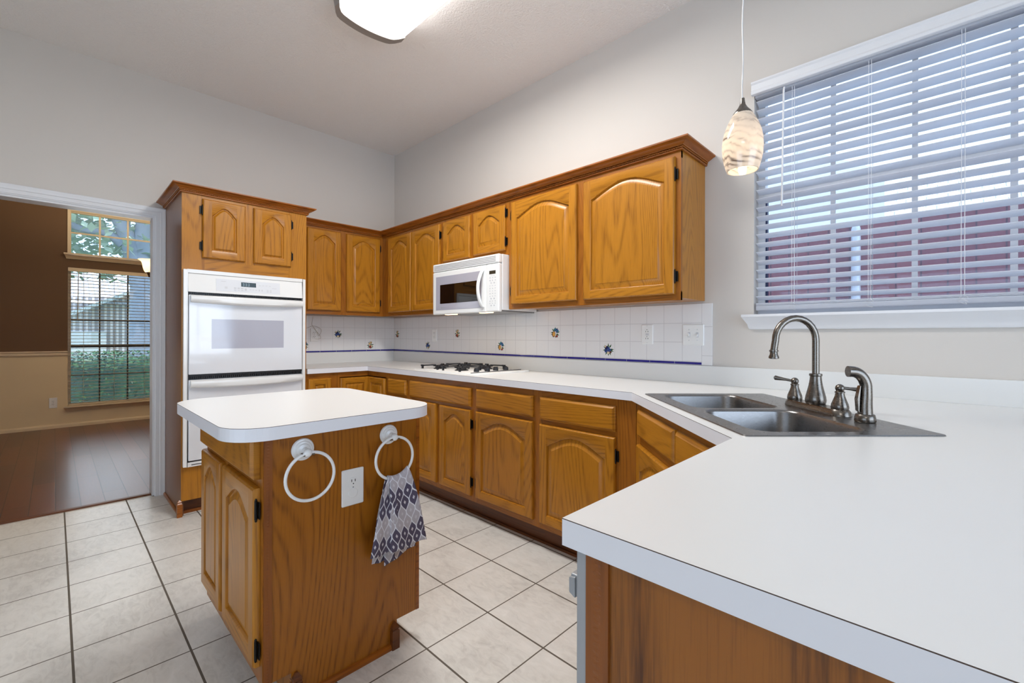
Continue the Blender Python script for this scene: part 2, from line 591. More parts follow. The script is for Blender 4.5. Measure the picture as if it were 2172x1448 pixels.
class MB:
    def __init__(s):
        s.v, s.f, s.m, s.uv = [], [], [], {}

    def add(s, verts, faces, mi=0):
        o = len(s.v)
        s.v += [Vector(p) for p in verts]
        for f in faces:
            s.f.append([i + o for i in f])
            s.m.append(mi)
        return s

    def box(s, x0, x1, y0, y1, z0, z1, mi=0):
        return s.add([(x0, y0, z0), (x1, y0, z0), (x1, y1, z0), (x0, y1, z0), (x0, y0, z1), (x1, y0, z1), (x1, y1, z1), (x0, y1, z1)],
                     [(0, 3, 2, 1), (4, 5, 6, 7), (0, 1, 5, 4), (1, 2, 6, 5), (2, 3, 7, 6), (3, 0, 4, 7)], mi)

    def loft(s, rings, mi=0, closed=True, cap0=False, cap1=False, wrap=False):
        n = len(rings[0])
        o = len(s.v)
        for r in rings:
            s.v += [Vector(p) for p in r]
        R = len(rings)
        rng = R if wrap else R - 1
        for i in range(rng):
            a, b = o + i * n, o + ((i + 1) % R) * n
            for j in range(n if closed else n - 1):
                j2 = (j + 1) % n
                s.f.append([a + j, a + j2, b + j2, b + j])
                s.m.append(mi)
        if cap0:
            s.f.append([o + j for j in reversed(range(n))])
            s.m.append(mi)
        if cap1:
            s.f.append([o + (R - 1) * n + j for j in range(n)])
            s.m.append(mi)
        return s

    def prism(s, poly, z0, z1, mi=0):
        return s.loft([[(x, y, z0) for x, y in poly], [(x, y, z1) for x, y in poly]], mi, True, True, True)

    def tube(s, pts, r, n=10, mi=0, cap=True, closed=False):
        P = [Vector(p) for p in pts]
        L = len(P)
        rr = r if isinstance(r, (list, tuple)) else [r] * L
        rings = []
        up = None
        for i in range(L):
            if closed:
                t = P[(i + 1) % L] - P[i - 1]
            else:
                t = P[min(i + 1, L - 1)] - P[max(i - 1, 0)]
            t.normalize()
            if up is None:
                up = Vector((0, 0, 1)) if abs(t.z) < .9 else Vector((1, 0, 0))
            a = (up - t * up.dot(t)).normalized()
            up = a
            b = t.cross(a)
            rings.append([P[i] + (a * math.cos(2 * PI * j / n) + b * math.sin(2 * PI * j / n)) * rr[i] for j in range(n)])
        return s.loft(rings, mi, True, cap and not closed, cap and not closed, closed)

    def lathe(s, prof, n=24, c=(0, 0, 0), axis='z', mi=0, cap=True):
        rings = []
        for r, h in prof:
            ring = []
            for j in range(n):
                a = 2 * PI * j / n
                p, q = r * math.cos(a), r * math.sin(a)
                if axis == 'z':
                    ring.append((c[0] + p, c[1] + q, c[2] + h))
                elif axis == 'x':
                    ring.append((c[0] + h, c[1] + p, c[2] + q))
                else:
                    ring.append((c[0] + q, c[1] + h, c[2] + p))
            rings.append(ring)
        return s.loft(rings, mi, True, cap, cap)

    def sphere(s, c, r, n=12, m=8, mi=0, sc=(1, 1, 1)):
        rings = []
        for i in range(m + 1):
            t = PI * (i + .0) / m
            rad = max(math.sin(t), .02) * r
            rings.append([(c[0] + rad * math.cos(2 * PI * j / n) * sc[0], c[1] + rad * math.sin(2 * PI * j / n) * sc[1], c[2] - r * math.cos(t) * sc[2]) for j in range(n)])
        return s.loft(rings, mi, True, True, True)

    def rot(s, deg, axis='Z', c=(0, 0, 0)):
        R = Matrix.Rotation(math.radians(deg), 3, axis)
        c = Vector(c)
        s.v = [R @ (p - c) + c for p in s.v]
        return s

    def move(s, d):
        d = Vector(d)
        s.v = [p + d for p in s.v]
        return s

    def build(s, name, mats, parent=None, smooth=None, bevel=0, seg=2, loc=None, rotz=None):
        me = bpy.data.meshes.new(name)
        me.from_pydata([tuple(p) for p in s.v], [], s.f)
        if not isinstance(mats, (list, tuple)):
            mats = [mats]
        for m in mats:
            me.materials.append(m)
        for p, mi in zip(me.polygons, s.m):
            p.material_index = mi
        bm = bmesh.new()
        bm.from_mesh(me)
        bmesh.ops.remove_doubles(bm, verts=bm.verts, dist=1e-6)
        bmesh.ops.recalc_face_normals(bm, faces=bm.faces)
        bm.to_mesh(me)
        bm.free()
        if smooth:
            for p in me.polygons:
                p.use_smooth = True
            me.set_sharp_from_angle(angle=math.radians(smooth))
        o = bpy.data.objects.new(name, me)
        COL.objects.link(o)
        if parent:
            o.parent = parent
        if loc:
            o.location = loc
        if rotz:
            o.rotation_euler = (0, 0, rotz)
        if bevel:
            b = o.modifiers.new('edge', 'BEVEL')
            b.width = bevel
            b.segments = seg
            b.limit_method = 'ANGLE'
            b.angle_limit = math.radians(40)
        return o


def tag(o, label, cat, group=None, kind=None):
    o['label'] = label
    o['category'] = cat
    if group:
        o['group'] = group
    if kind:
        o['kind'] = kind
    return o


def thing(name, label, cat, loc=(0, 0, 0), rotz=0, group=None):
    o = bpy.data.objects.new(name, None)
    o.empty_display_size = .1
    COL.objects.link(o)
    o.location = loc
    o.rotation_euler = (0, 0, rotz)
    return tag(o, label, cat, group)


def struct(name, mb, mats, parent=None, **kw):
    o = mb.build(name, mats, parent, **kw)
    if parent is None:
        o['kind'] = 'structure'
    return o


def rrect(x0, x1, y0, y1, r, n=8):
    pts = []
    for cx, cy, a0 in ((x1 - r, y0 + r, -90), (x1 - r, y1 - r, 0), (x0 + r, y1 - r, 90), (x0 + r, y0 + r, 180)):
        for i in range(n + 1):
            a = math.radians(a0 + 90 * i / n)
            pts.append((cx + r * math.cos(a), cy + r * math.sin(a)))
    return pts


def sweep_xy(mb, prof, path, mi=0):
    """prof: (out, z) ; path: xy points, the outside is on the RIGHT of the travel direction; mitred corners"""
    P = [Vector((p[0], p[1])) for p in path]
    rings = []
    for i in range(len(P)):
        def nrm(a, b):
            d = (b - a).normalized()
            return Vector((d.y, -d.x))
        if i == 0:
            o = nrm(P[0], P[1])
        elif i == len(P) - 1:
            o = nrm(P[-2], P[-1])
        else:
            n1, n2 = nrm(P[i - 1], P[i]), nrm(P[i], P[i + 1])
            o = (n1 + n2) / (1 + n1.dot(n2))
        rings.append([(P[i].x + o.x * a, P[i].y + o.y * a, z) for a, z in prof])
    return mb.loft(rings, mi, True, True, True)


# ------------------------------------------------------------------ cabinet doors and drawers (local: front is -y)

def offset_poly(pts, d):
    n = len(pts)
    out = []
    for i in range(n):
        p0, p1, p2 = Vector(pts[i - 1]), Vector(pts[i]), Vector(pts[(i + 1) % n])
        a, b = (p1 - p0).normalized(), (p2 - p1).normalized()
        n1, n2 = Vector((-a.y, a.x)), Vector((-b.y, b.x))
        k = 1 + n1.dot(n2)
        o = (n1 + n2) / max(k, .35)
        out.append((p1.x + o.x * d, p1.y + o.y * d))
    return out


def door_mb(w, h, arch=.065, stile=.052, th=.02):
    mb = MB()
    e = .007
    top = h - .042
    x0, x1, z0 = stile, w - stile, .05
    zs = top - arch
    na = 18 if arch else 1
    if not arch:
        zs = top
    out = [(x0, z0), (x1, z0)]
    arc = []
    for i in range(na + 1):
        t = i / na
        if arch:
            q = 1 - abs(2 * t - 1)
            hh = 1 - (1 - q ** 1.25) ** 2
        else:
            hh = 0
        arc.append((x1 + (x0 - x1) * t, zs + arch * hh))
    out += arc
    yf = -th
    # outer slab: back, sides, routed edge
    R = lambda i: [(i, i), (w - i, i), (w - i, h - i), (i, h - i)]
    mb.loft([[(x, 0, z) for x, z in R(0)], [(x, yf + .008, z) for x, z in R(0)], [(x, yf + .003, z) for x, z in R(.003)], [(x, yf, z) for x, z in R(e)]], 0, True, True, False)
    f = lambda x, z: (x, yf, z)
    mb.add([f(e, e), f(x0, e), f(x0, h - e), f(e, h - e)], [(0, 1, 2, 3)], 0)
    mb.add([f(x1, e), f(w - e, e), f(w - e, h - e), f(x1, h - e)], [(0, 1, 2, 3)], 0)
    mb.add([f(x0, e), f(x1, e), f(x1, z0), f(x0, z0)], [(0, 1, 2, 3)], 1)
    tp = [f(*p) for p in arc] + [f(x0, h - e), f(x1, h - e)]
    # top rail: strip of quads
    for i in range(na):
        a, b = arc[i], arc[i + 1]
        mb.add([f(*a), f(a[0], h - e), f(b[0], h - e), f(*b)], [(0, 1, 2, 3)], 1)
    bv = min(.039, max(.022, .15 * (x1 - x0)))
    loops = [(0, yf), (.004, yf + .002), (.007, yf + .011), (.012, yf + .0115), (bv - .002, yf + .003), (bv, yf + .0015)]
    rings = []
    for d, y in loops:
        rings.append([(x, y, z) for x, z in (offset_poly(out, d) if d else out)])
    mb.loft(rings, 0, True, False, True)
    return mb


def hinge_mb(side):
    # barrel + leaf, at origin, height along z, front is -y
    mb = MB()
    mb.lathe([(.002, -.031), (.0045, -.029), (.0045, .029), (.002, .031)], 10, (0, -.008, 0))
    mb.lathe([(.001, .029), (.0035, .031), (.0035, .034), (.001, .037)], 8, (0, -.008, 0))
    mb.lathe([(.001, -.037), (.0035, -.034), (.0035, -.031), (.001, -.029)], 8, (0, -.008, 0))
    mb.box(min(0, side * .014), max(0, side * .014), -.003, 0, -.026, .026)
    return mb


def add_door(root, x0, x1, z0, z1, yf, arch=.065, hinge=None, stile=.052, loc=None, rotz=0, hz=None, name='door'):
    w, h = x1 - x0, z1 - z0
    d = door_mb(w, h, arch, stile).build(name, [M['oak_v'], M['oak_h']], root, smooth=35)
    if loc is None:
        d.location = (x0, yf, z0)
    else:
        d.location = loc
        d.rotation_euler = (0, 0, rotz)
    if hinge:
        hx, side = (-.001, -1) if hinge == 'l' else (w + .001, 1)
        for z in (hz or (.09, h - .09)):
            hg = hinge_mb(side).build('hinge', M['hinge'], d, smooth=40)
            hg.location = (hx, -.004, z)
    return d


def add_drawer(root, x0, x1, z0, z1, yf, name='drawer', th=.02):
    w, h = x1 - x0, z1 - z0
    mb = MB()
    R = lambda i: [(i, i), (w - i, i), (w - i, h - i), (i, h - i)]
    mb.loft([[(x, 0, z) for x, z in R(0)], [(x, -th + .010, z) for x, z in R(0)], [(x, -th + .009, z) for x, z in R(.003)], [(x, -th + .004, z) for x, z in R(.007)], [(x, -th, z) for x, z in R(.013)]], 0, True, True, True)
    d = mb.build(name, M['oak_h'], root, smooth=30)
    d.location = (x0, yf, z0)
    return d


def carcass_mb(w, d, z0, z1, top=False, t=.016):
    mb = MB()
    mb.box(0, t, -d, 0, z0, z1)
    mb.box(w - t, w, -d, 0, z0, z1)
    mb.box(t, w - t, -.012, 0, z0, z1)
    mb.box(t, w - t, -d, -.012, z0 + .0, z0 + t)
    if top:
        mb.box(t, w - t, -d, -.012, z1 - t, z1)
    return mb


def face_frame(root, yb, stiles, rails, z0, z1, x0, x1, th=.018, name='face_frame'):
    mb = MB()
    for a, b in stiles:
        mb.box(a, b, yb - th, yb, z0, z1, 0)
    for a, b in rails:
        mb.box(x0, x1, yb - th + .0006, yb, a, b, 1)
    return mb.build(name, [M['frame_v'], M['frame_h']], root)


def base_cabinet(label, loc, rotz, w, stiles, z_rails=((.115, .155), (.70, .735), (.84, .888)), depth=.61, toe=True, wmat='oak_v'):
    r = thing('base_cabinet', label, 'cabinet', loc, rotz, 'oak base cabinets')
    carcass_mb(w, depth - .018, .115, .886).build('carcass', M[wmat], r)
    face_frame(r, -depth + .018, stiles, z_rails, .115, .886, stiles[0][0], stiles[-1][1])
    if toe:
        mb = MB()
        mb.box(0, w, -depth + .07, -depth + .086, 0, .115)
        mb.box(0, w, -depth + .058, -depth + .07, 0, .014)
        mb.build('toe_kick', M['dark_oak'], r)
    return r


# ------------------------------------------------------------------ room shell
RX, RY, HC = 6.7, -6.2, 3.087
DX0, DY0, DY1 = -3.9, -4.6, .6
WIN = (3.485, 4.70, 1.301, 2.46)      # kitchen window opening x0 x1 z0 z1
DOOR = (-3.45, -1.99, 2.062)          # doorway y0 y1 top

mb = MB().box(-.06, RX, RY, 0, -.06, 0)
struct('floor', mb, M['floor'])
mb = MB().box(DX0 - .1, -.0605, DY0, DY1, -.06, .004)
struct('floor_dining', mb, M['planks'])
struct('ceiling', MB().box(-.12, RX, RY, .14, HC, HC + .1), M['ceiling'])
struct('ceiling_dining', MB().box(DX0 - .1, -.1205, DY0, DY1, HC, HC + .1), M['ceil_cream'])
x0, x1, z0, z1 = WIN
mb = MB()
mb.box(-.12, x0, 0, .14, -.06, HC)
mb.box(x1, RX, 0, .14, -.06, HC)
mb.box(x0, x1, 0, .14, -.06, z0)
mb.box(x0, x1, 0, .14, z1, HC)
struct('wall_right', mb, M['wall'])
y0, y1, zt = DOOR
mb = MB()
for a, b, mi in ((-.06, 0, 0), (-.12, -.0601, 1)):
    mb.box(a, b, y1, 0, -.06, HC, mi)
    mb.box(a, b, RY, y0, -.06, HC, mi)
    mb.box(a, b, y0, y1, zt, HC, mi)
struct('wall_left', mb, [M['wall'], M['brown']])
# far sides of the kitchen / breakfast area with their openings
mb = MB()
mb.box(RX, RX + .12, -.12, .14, -.06, HC)
mb.box(RX, RX + .12, RY, -2.9, -.06, HC)
mb.box(RX, RX + .12, -2.9, -.12, -.06, .35)
mb.box(RX, RX + .12, -2.9, -.12, 2.6, HC)
struct('wall_breakfast', mb, M['wall'])
mb = MB()
mb.box(-.12, 2.0, RY - .12, RY, -.06, HC)
mb.box(5.2, RX + .12, RY - .12, RY, -.06, HC)
mb.box(2.0, 5.2, RY - .12, RY, 2.2, HC)
struct('wall_rear', mb, M['wall'])


def window_unit(name, axis, at, u0, u1, z0, z1, cols, rows, mat, meet=None, mmat=None, fw=.035, depth=.05, mw=.016, stops=None):
    """window in a wall; axis 'y': wall plane y=at (u is x); axis 'x': plane x=at (u is y)"""
    r = bpy.data.objects.new(name, None)
    COL.objects.link(r)
    r['kind'] = 'structure'

    def bx(mbb, a, b, c, d, e, f):
        if axis == 'y':
            mbb.box(a, b, c, d, e, f)
        else:
            mbb.box(c, d, a, b, e, f)
    p0, p1 = at, at + depth
    fr = MB()
    bx(fr, u0, u0 + fw, p0, p1, z0, z1)
    bx(fr, u1 - fw, u1, p0, p1, z0, z1)
    bx(fr, u0 + fw, u1 - fw, p0, p1, z0, z0 + fw)
    bx(fr, u0 + fw, u1 - fw, p0, p1, z1 - fw, z1)
    if meet:
        mr = MB()
        bx(mr, u0 + fw, u1 - fw, p0, p1, meet - .02, meet + .02)
        mr.build('meeting_rail', mmat or mat, r)
    fr.build('window_frame', mat, r)
    mu = MB()
    pm0, pm1 = at + depth * .35, at + depth * .65
    for i in range(1, cols):
        u = u0 + fw + (u1 - u0 - 2 * fw) * i / cols
        if stops:
            u = stops[i - 1]
        bx(mu, u - mw / 2, u + mw / 2, pm0, pm1, z0 + fw, z1 - fw)
    for z in rows:
        bx(mu, u0 + fw, u1 - fw, pm0 + .001, pm1 - .001, z - mw / 2, z + mw / 2)
    mu.build('muntins', mmat or mat, r)
    g = MB()
    bx(g, u0 + fw, u1 - fw, at + depth * .49, at + depth * .51, z0 + fw, z1 - fw)
    g.build('pane', M['pane'], r)
    return r


k1 = window_unit('window_1', 'y', .075, WIN[0] + .0, WIN[1], WIN[2], WIN[3], 4, (1.62, 2.19), M['trim'], 1.925, None, .032, .05, .02, (3.805, 4.097, 4.385))
mb = MB().box(3.5175, 3.524, .084, .112, 1.334, 1.904)
mb.build('screen_track', M['navy'], k1)
mb = MB().add([(3.524, .118, 1.334), (4.668, .118, 1.334), (4.668, .118, 1.9), (3.524, .118, 1.9)], [(0, 1, 2, 3)])
mb.build('insect_screen', M['screen'], k1)
# stool and apron under the kitchen window
prof = [(.0, 1.225), (.012, 1.226), (.018, 1.236), (.022, 1.252), (.034, 1.268), (.046, 1.284), (.05, 1.289), (.05, 1.301), (.0, 1.301)]
sill = MB()
rings = []
for xx, sgn in ((3.468, -1), (4.74, 1)):
    rings.append([(xx + sgn * (a - .012) * .75, -a, z) for a, z in prof])
sill.loft(rings, 0, True, True, True)
sill.box(WIN[0], WIN[1], 0, .075, 1.285, 1.3012)
sill.build('window_sill', M['trim'], k1, smooth=30)

# breakfast window / patio door (behind the camera)
window_unit('window_4', 'x', RX + .03, -2.9, -.12, .35, 2.6, 5, (1.1, 1.85), M['trim'], None, None, .05, .05, .03)
window_unit('door_1', 'y', RY - .08, 2.0, 5.2, 0, 2.2, 2, (), M['trim'], None, None, .07, .05, .1)

# doorway casing, jamb and threshold
cas = MB()
cp = [(0, 0), (.007, 0), (.009, .006), (.012, .008), (.014, .03), (.018, .034), (.018, .05), (.021, .056), (.021, .062), (.016, .0665), (0, .0665)]  # (x out, width from opening)
yo0, yo1 = DOOR[0], DOOR[1]
rr = []
for (yy, zz, sy, sz) in ((yo1, 0, 1, 0), (yo1, zt, 1, 1), (yo0, zt, -1, 1), (yo0, 0, -1, 0)):
    rr.append([(a, yy + sy * (b - .002), zz + sz * b) for a, b in cp])
cas.loft(rr, 0, True, True, True)
cas.box(-.121, 0, yo1 - .014, yo1, 0.004, zt)
cas.box(-.121, 0, yo0, yo0 + .014, 0.004, zt)
cas.box(-.121, 0, yo0 + .014, yo1 - .014, zt - .014, zt)
struct('trim_1', cas, M['trim'], smooth=35)
thr = MB()
thr.loft([[(-.085, yo0 + .014, 0), (-.085, yo0 + .014, .007), (-.074, yo0 + .014, .011), (-.05, yo0 + .014, .009), (-.042, yo0 + .014, 0)], [(-.085, yo1 - .014, 0), (-.085, yo1 - .014, .007), (-.074, yo1 - .014, .011), (-.05, yo1 - .014, .009), (-.042, yo1 - .014, 0)]], 0, True, True, True)
struct('trim_2', thr, M['dark_oak'])

# dining room shell
DW_Y0, DW_Y1 = -2.387, -1.48
T_Z0, T_Z1, L_Z0, L_Z1 = 2.22, 2.80, .272, 2.056
CR0, CR1 = .92, .98
mb = MB()


def dining_wall_piece(ya, yb, za, zb_):
    for lo, hi, mi in ((-.06, .95, 1), (.95, HC, 0)):
        a, b = max(za, lo), min(zb_, hi)
        if b > a:
            mb.box(DX0 - .12, DX0, ya, yb, a, b, mi)


dining_wall_piece(DY0, DW_Y0, -.06, HC)
dining_wall_piece(DW_Y1, DY1, -.06, HC)
dining_wall_piece(DW_Y0, DW_Y1, -.06, L_Z0)
dining_wall_piece(DW_Y0, DW_Y1, L_Z1, T_Z0)
dining_wall_piece(DW_Y0, DW_Y1, T_Z1, HC)
struct('wall_dining_far', mb, [M['brown'], M['cream']])
mb = MB()
for lo, hi, mi in ((-.06, .95, 1), (.95, HC, 0)):
    mb.box(DX0, -.12, DY1, DY1 + .1, lo, hi, mi)
struct('wall_dining_right', mb, [M['brown'], M['cream']])
mb = MB()
for lo, hi, mi in ((-.06, .95, 1), (.95, HC, 0)):
    mb.box(DX0, -.12, DY0 - .1, DY0, lo, hi, mi)
struct('wall_dining_left', mb, [M['brown'], M['cream']])
mb = MB()
pr = [(0, CR0), (.008, CR0), (.014, CR0 + .015), (.014, CR0 + .035), (.022, CR0 + .048), (.022, CR1), (0, CR1)]
for a, b in ((DY0, DW_Y0), (DW_Y1, DY1)):
    mb.loft([[(DX0 + o, a, z) for o, z in pr], [(DX0 + o, b, z) for o, z in pr]], 0, True, True, True)
struct('trim_3', mb, M['cream_trim'])
mb = MB()
pr = [(0, .004), (.014, .004), (.014, .034), (.009, .05), (0, .052)]
mb.loft([[(DX0 + o, DY0, z) for o, z in pr], [(DX0 + o, DY1, z) for o, z in pr]], 0, True, True, True)
struct('baseboard_dining', mb, M['cream_trim'])
w2 = window_unit('window_2', 'x', DX0 - .09, DW_Y0, DW_Y1, T_Z0, T_Z1, 3, (2.515,), M['cream_trim'], None, None, .03, .05, .02, (-2.083, -1.797))
w3 = window_unit('window_3', 'x', DX0 - .09, DW_Y0, DW_Y1, L_Z0, L_Z1, 3, (1.38, .66), M['cream_trim'], 1.04, M['muntin_backlit'], .03, .05, .016, (-2.083, -1.797))


def ledge(parent, z0, z1, out):
    m = MB()
    pr = [(0, z0), (.012, z0), (.018, z0 + .012), (out * .6, z0 + (z1 - z0) * .5), (out, z1 - .016), (out, z1), (0, z1)]
    m.loft([[(DX0 + o, DW_Y0 - .01 - o * .5, z) for o, z in pr], [(DX0 + o, DW_Y1 + .01 + o * .5, z) for o, z in pr]], 0, True, True, True)
    m.box(DX0 - .09, DX0, DW_Y0, DW_Y1, z1 - .014, z1 + .0003)
    m.build('window_sill', M['cream_trim'], parent)


for wn, za, zb_ in ((w2, T_Z0 + .03, T_Z1 - .03), (w3, L_Z0 + .03, L_Z1 - .03)):
    mb = MB()
    mb.add([(DX0 - .1, DW_Y0 + .03, za), (DX0 - .1, DW_Y1 - .03, za), (DX0 - .1, DW_Y1 - .03, zb_), (DX0 - .1, DW_Y0 + .03, zb_)], [(0, 1, 2, 3)])
    mb.build('insect_screen', M['screen'], wn)
ledge(w2, 2.165, 2.235, .06)
ledge(w3, .205, .274, .06)
m = MB()   # slim casing strip round the transom
m.box(DX0, DX0 + .012, DW_Y0 - .005, DW_Y0 + .022, 2.235, 2.825)
m.box(DX0, DX0 + .012, DW_Y1 - .022, DW_Y1 + .005, 2.235, 2.825)
m.box(DX0, DX0 + .012, DW_Y0 + .022, DW_Y1 - .022, 2.79, 2.825)
m.build('window_casing', M['cream_trim'], w2)

# ------------------------------------------------------------------ wall cabinets
UZ0, UZ1 = 1.372, 2.125
FD = .309


def wall_cabinet(label, loc, rotz, w, z0, stiles, rails):
    r = thing('wall_cabinet', label, 'cabinet', loc, rotz, 'oak wall cabinets')
    carcass_mb(w, FD - .018, z0 + .012, UZ1, True).build('carcass', M['oak_v'], r)
    face_frame(r, -FD + .018, stiles, rails, z0, UZ1, stiles[0][0], stiles[-1][1])
    return r


# beside the oven cabinet (on the wall with the doorway): local x = world y + 1.136
ca = wall_cabinet('two-door oak wall cabinet between the tall oven cabinet and the room corner', (.001, -1.136, 0), PI / 2, 1.135 - FD, UZ0,
                  ((.0, .118), (.405, .47), (.785, .826)), ((UZ0, 1.415), (2.095, UZ1)))
add_door(ca, .115, .411, 1.406, 2.103, -FD, .065, None)
add_door(ca, .460, .791, 1.406, 2.103, -FD, .065, 'r')
# corner pair on the window wall
cb = wall_cabinet('oak wall cabinet in the room corner with two narrow arched doors', (.0, -.001, 0), 0, 1.257, UZ0,
                  ((.309, .45), (.80, .845), (1.225, 1.257)), ((UZ0, 1.415), (2.09, UZ1)))
add_door(cb, .436, .816, 1.403, 2.098, -FD, .065, None)
add_door(cb, .833, 1.233, 1.403, 2.098, -FD, .065, 'r')
# above the microwave
cc = wall_cabinet('short two-door oak wall cabinet directly above the white microwave', (1.258, -.001, 0), 0, .761, 1.753,
                  ((.0, .04), (.345, .41), (.725, .761)), ((1.753, 1.79), (2.09, UZ1)))
add_door(cc, .026, .356, 1.780, 2.100, -FD, .06, 'l', hz=(.06, .26))
add_door(cc, .399, .735, 1.786, 2.102, -FD, .06, 'r', hz=(.06, .26))
# two wide doors to the end
ce = wall_cabinet('large oak wall cabinet with two wide arched doors, nearest the window', (2.02, -.001, 0), 0, 1.217, UZ0,
                  ((.0, .045), (.57, .645), (1.175, 1.217)), ((UZ0, 1.415), (2.09, UZ1)))
add_door(ce, .031, .582, 1.404, 2.103, -FD, .07, 'l')
add_door(ce, .631, 1.190, 1.402, 2.099, -FD, .072, 'r')

# crown moulding with a rope bead
CROWN = [(0, .0), (.010, .0), (.013, .003), (.013, .006), (.009, .010), (.009, .019), (.018, .020), (.020, .024), (.026, .027), (.038, .033), (.044, .038), (.052, .040), (.056, .043), (.056, .050), (0, .050)]


def rope(path, z, r=.0042, pitch=.012):
    mb = MB()
    pts = []
    for a, b in zip(path[:-1], path[1:]):
        a, b = Vector((a[0], a[1], z)), Vector((b[0], b[1], z))
        n = max(2, int((b - a).length / .003))
        pts += [a.lerp(b, i / n) for i in range(n)]
    pts.append(Vector((path[-1][0], path[-1][1], z)))
    n = 6
    rings = []
    s = 0
    for i, p in enumerate(pts):
        t = (pts[min(i + 1, len(pts) - 1)] - pts[max(i - 1, 0)]).normalized()
        b = Vector((t.y, -t.x, 0))
        if i:
            s += (p - pts[i - 1]).length
        ring = []
        for j in range(n):
            th = 2 * PI * j / n
            k = r * (1 + .38 * math.sin(2 * PI * s / pitch + th))
            ring.append(p + b * math.cos(th) * k + Vector((0, 0, math.sin(th) * k)))
        rings.append(ring)
    mb.loft(rings, 0, True, True, True)
    return mb


def out_path(path, d):
    P = [Vector(p) for p in path]
    res = []
    for i in range(len(P)):
        def nrm(a, b):
            q = (b - a).normalized()
            return Vector((q.y, -q.x))
        if i == 0:
            o = nrm(P[0], P[1])
        elif i == len(P) - 1:
            o = nrm(P[-2], P[-1])
        else:
            n1, n2 = nrm(P[i - 1], P[i]), nrm(P[i], P[i + 1])
            o = (n1 + n2) / (1 + n1.dot(n2))
        res.append((P[i].x + o.x * d, P[i].y + o.y * d))
    return res


def crown(path, z, parent):
    mb = MB()
    sweep_xy(mb, [(a, z + b) for a, b in CROWN], path)
    c = mb.build('crown_molding' if parent is None else 'crown', M['crown'], parent, smooth=30)
    rope(out_path(path, .0125), z + .0145).build('rope_bead', M['crown'], c, smooth=60)
    return c


run = [(FD + .001, -1.078), (FD + .001, -FD), (3.237, -FD), (3.237, -.001)]
cr = crown(run, UZ1, None)
tag(cr, 'long oak crown molding with rope bead along the tops of the lower wall cabinets', 'molding')

# ------------------------------------------------------------------ tall oven cabinet
TY0, TY1 = -1.928, -1.137
tw = TY1 - TY0
tc = thing('oven_cabinet', 'tall oak cabinet beside the doorway housing the white double oven', 'cabinet', (.001, TY0, 0), PI / 2)
mb = MB()
TZ = 2.125
mb.box(0, .016, -.592, 0, .0, TZ, 0)
mb.build('side_panel', M['tall_side'], tc)
mb = MB()
mb.box(tw - .016, tw, -.592, 0, .0, TZ)
mb.box(.016, tw - .016, -.012, 0, .1, TZ)
mb.box(.016, tw - .016, -.592, -.012, .1, .116)
mb.box(.016, tw - .016, -.592, -.012, .29, .306)
mb.box(.016, tw - .016, -.592, -.012, 1.64, 1.656)
mb.box(.016, tw - .016, -.592, -.012, TZ - .016, TZ)
mb.build('carcass', M['oak_v'], tc)
mb = MB()
for a, b in ((0, .024), (tw - .024, tw)):
    mb.box(a, b, -.609, -.592, .1, TZ, 0)
for a, b in ((.024, .125), (tw - .13, tw - .024)):
    mb.box(a, b, -.609, -.592, 1.61, TZ, 0)
mb.box(.357, .429, -.609, -.592, 1.69, TZ, 0)
mb.box(.024, tw - .024, -.6085, -.592, 2.09, TZ, 1)
mb.box(.125, tw - .13, -.6085, -.592, 1.60, 1.72, 1)
mb.box(.024, tw - .024, -.609, -.592, .1, .335, 0)
mb.build('face_frame', [M['oak_v'], M['oak_h']], tc)
add_door(tc, .111, .366, 1.707, 2.103, -.609, .062, 'l', hz=(.08, .32))
add_door(tc, .419, .676, 1.707, 2.104, -.609, .062, 'r', hz=(.08, .32))
mb = MB()
mb.box(.02, tw, -.545, -.53, .0, .1)
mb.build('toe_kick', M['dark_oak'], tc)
mb = MB()
for pts in ([(0, 0), (.012, 0), (.012, .012), (.006, .018), (0, .018)],):
    # shoe moulding along the side and front
    mb.loft([[(-o, -.60, z) for o, z in pts], [(-o, -.0, z) for o, z in pts]], 0, True, True, True)
    mb.loft([[(0, -.545 - o, z) for o, z in pts], [(tw, -.545 - o, z) for o, z in pts]], 0, True, True, True)
mb.build('base_trim', M['crown'], tc)
mb = MB()
mb.box(-.022, .006, -.62, -.592, 0, .085)
mb.loft([[(-.022, -.62, .085), (.006, -.62, .085), (.006, -.592, .085), (-.022, -.592, .085)], [(-.016, -.614, .092), (0, -.614, .092), (0, -.598, .092), (-.016, -.598, .092)],
         [(-.02, -.618, .098), (.004, -.618, .098), (.004, -.594, .098), (-.02, -.594, .098)], [(-.009, -.607, .112), (-.007, -.607, .112), (-.007, -.605, .112), (-.009, -.605, .112)]], 0, True, False, True)
mb.build('corner_post', M['crown'], tc)
crown([(0, -.001), (0, -.609), (tw, -.609), (tw, -.001)], TZ, tc)

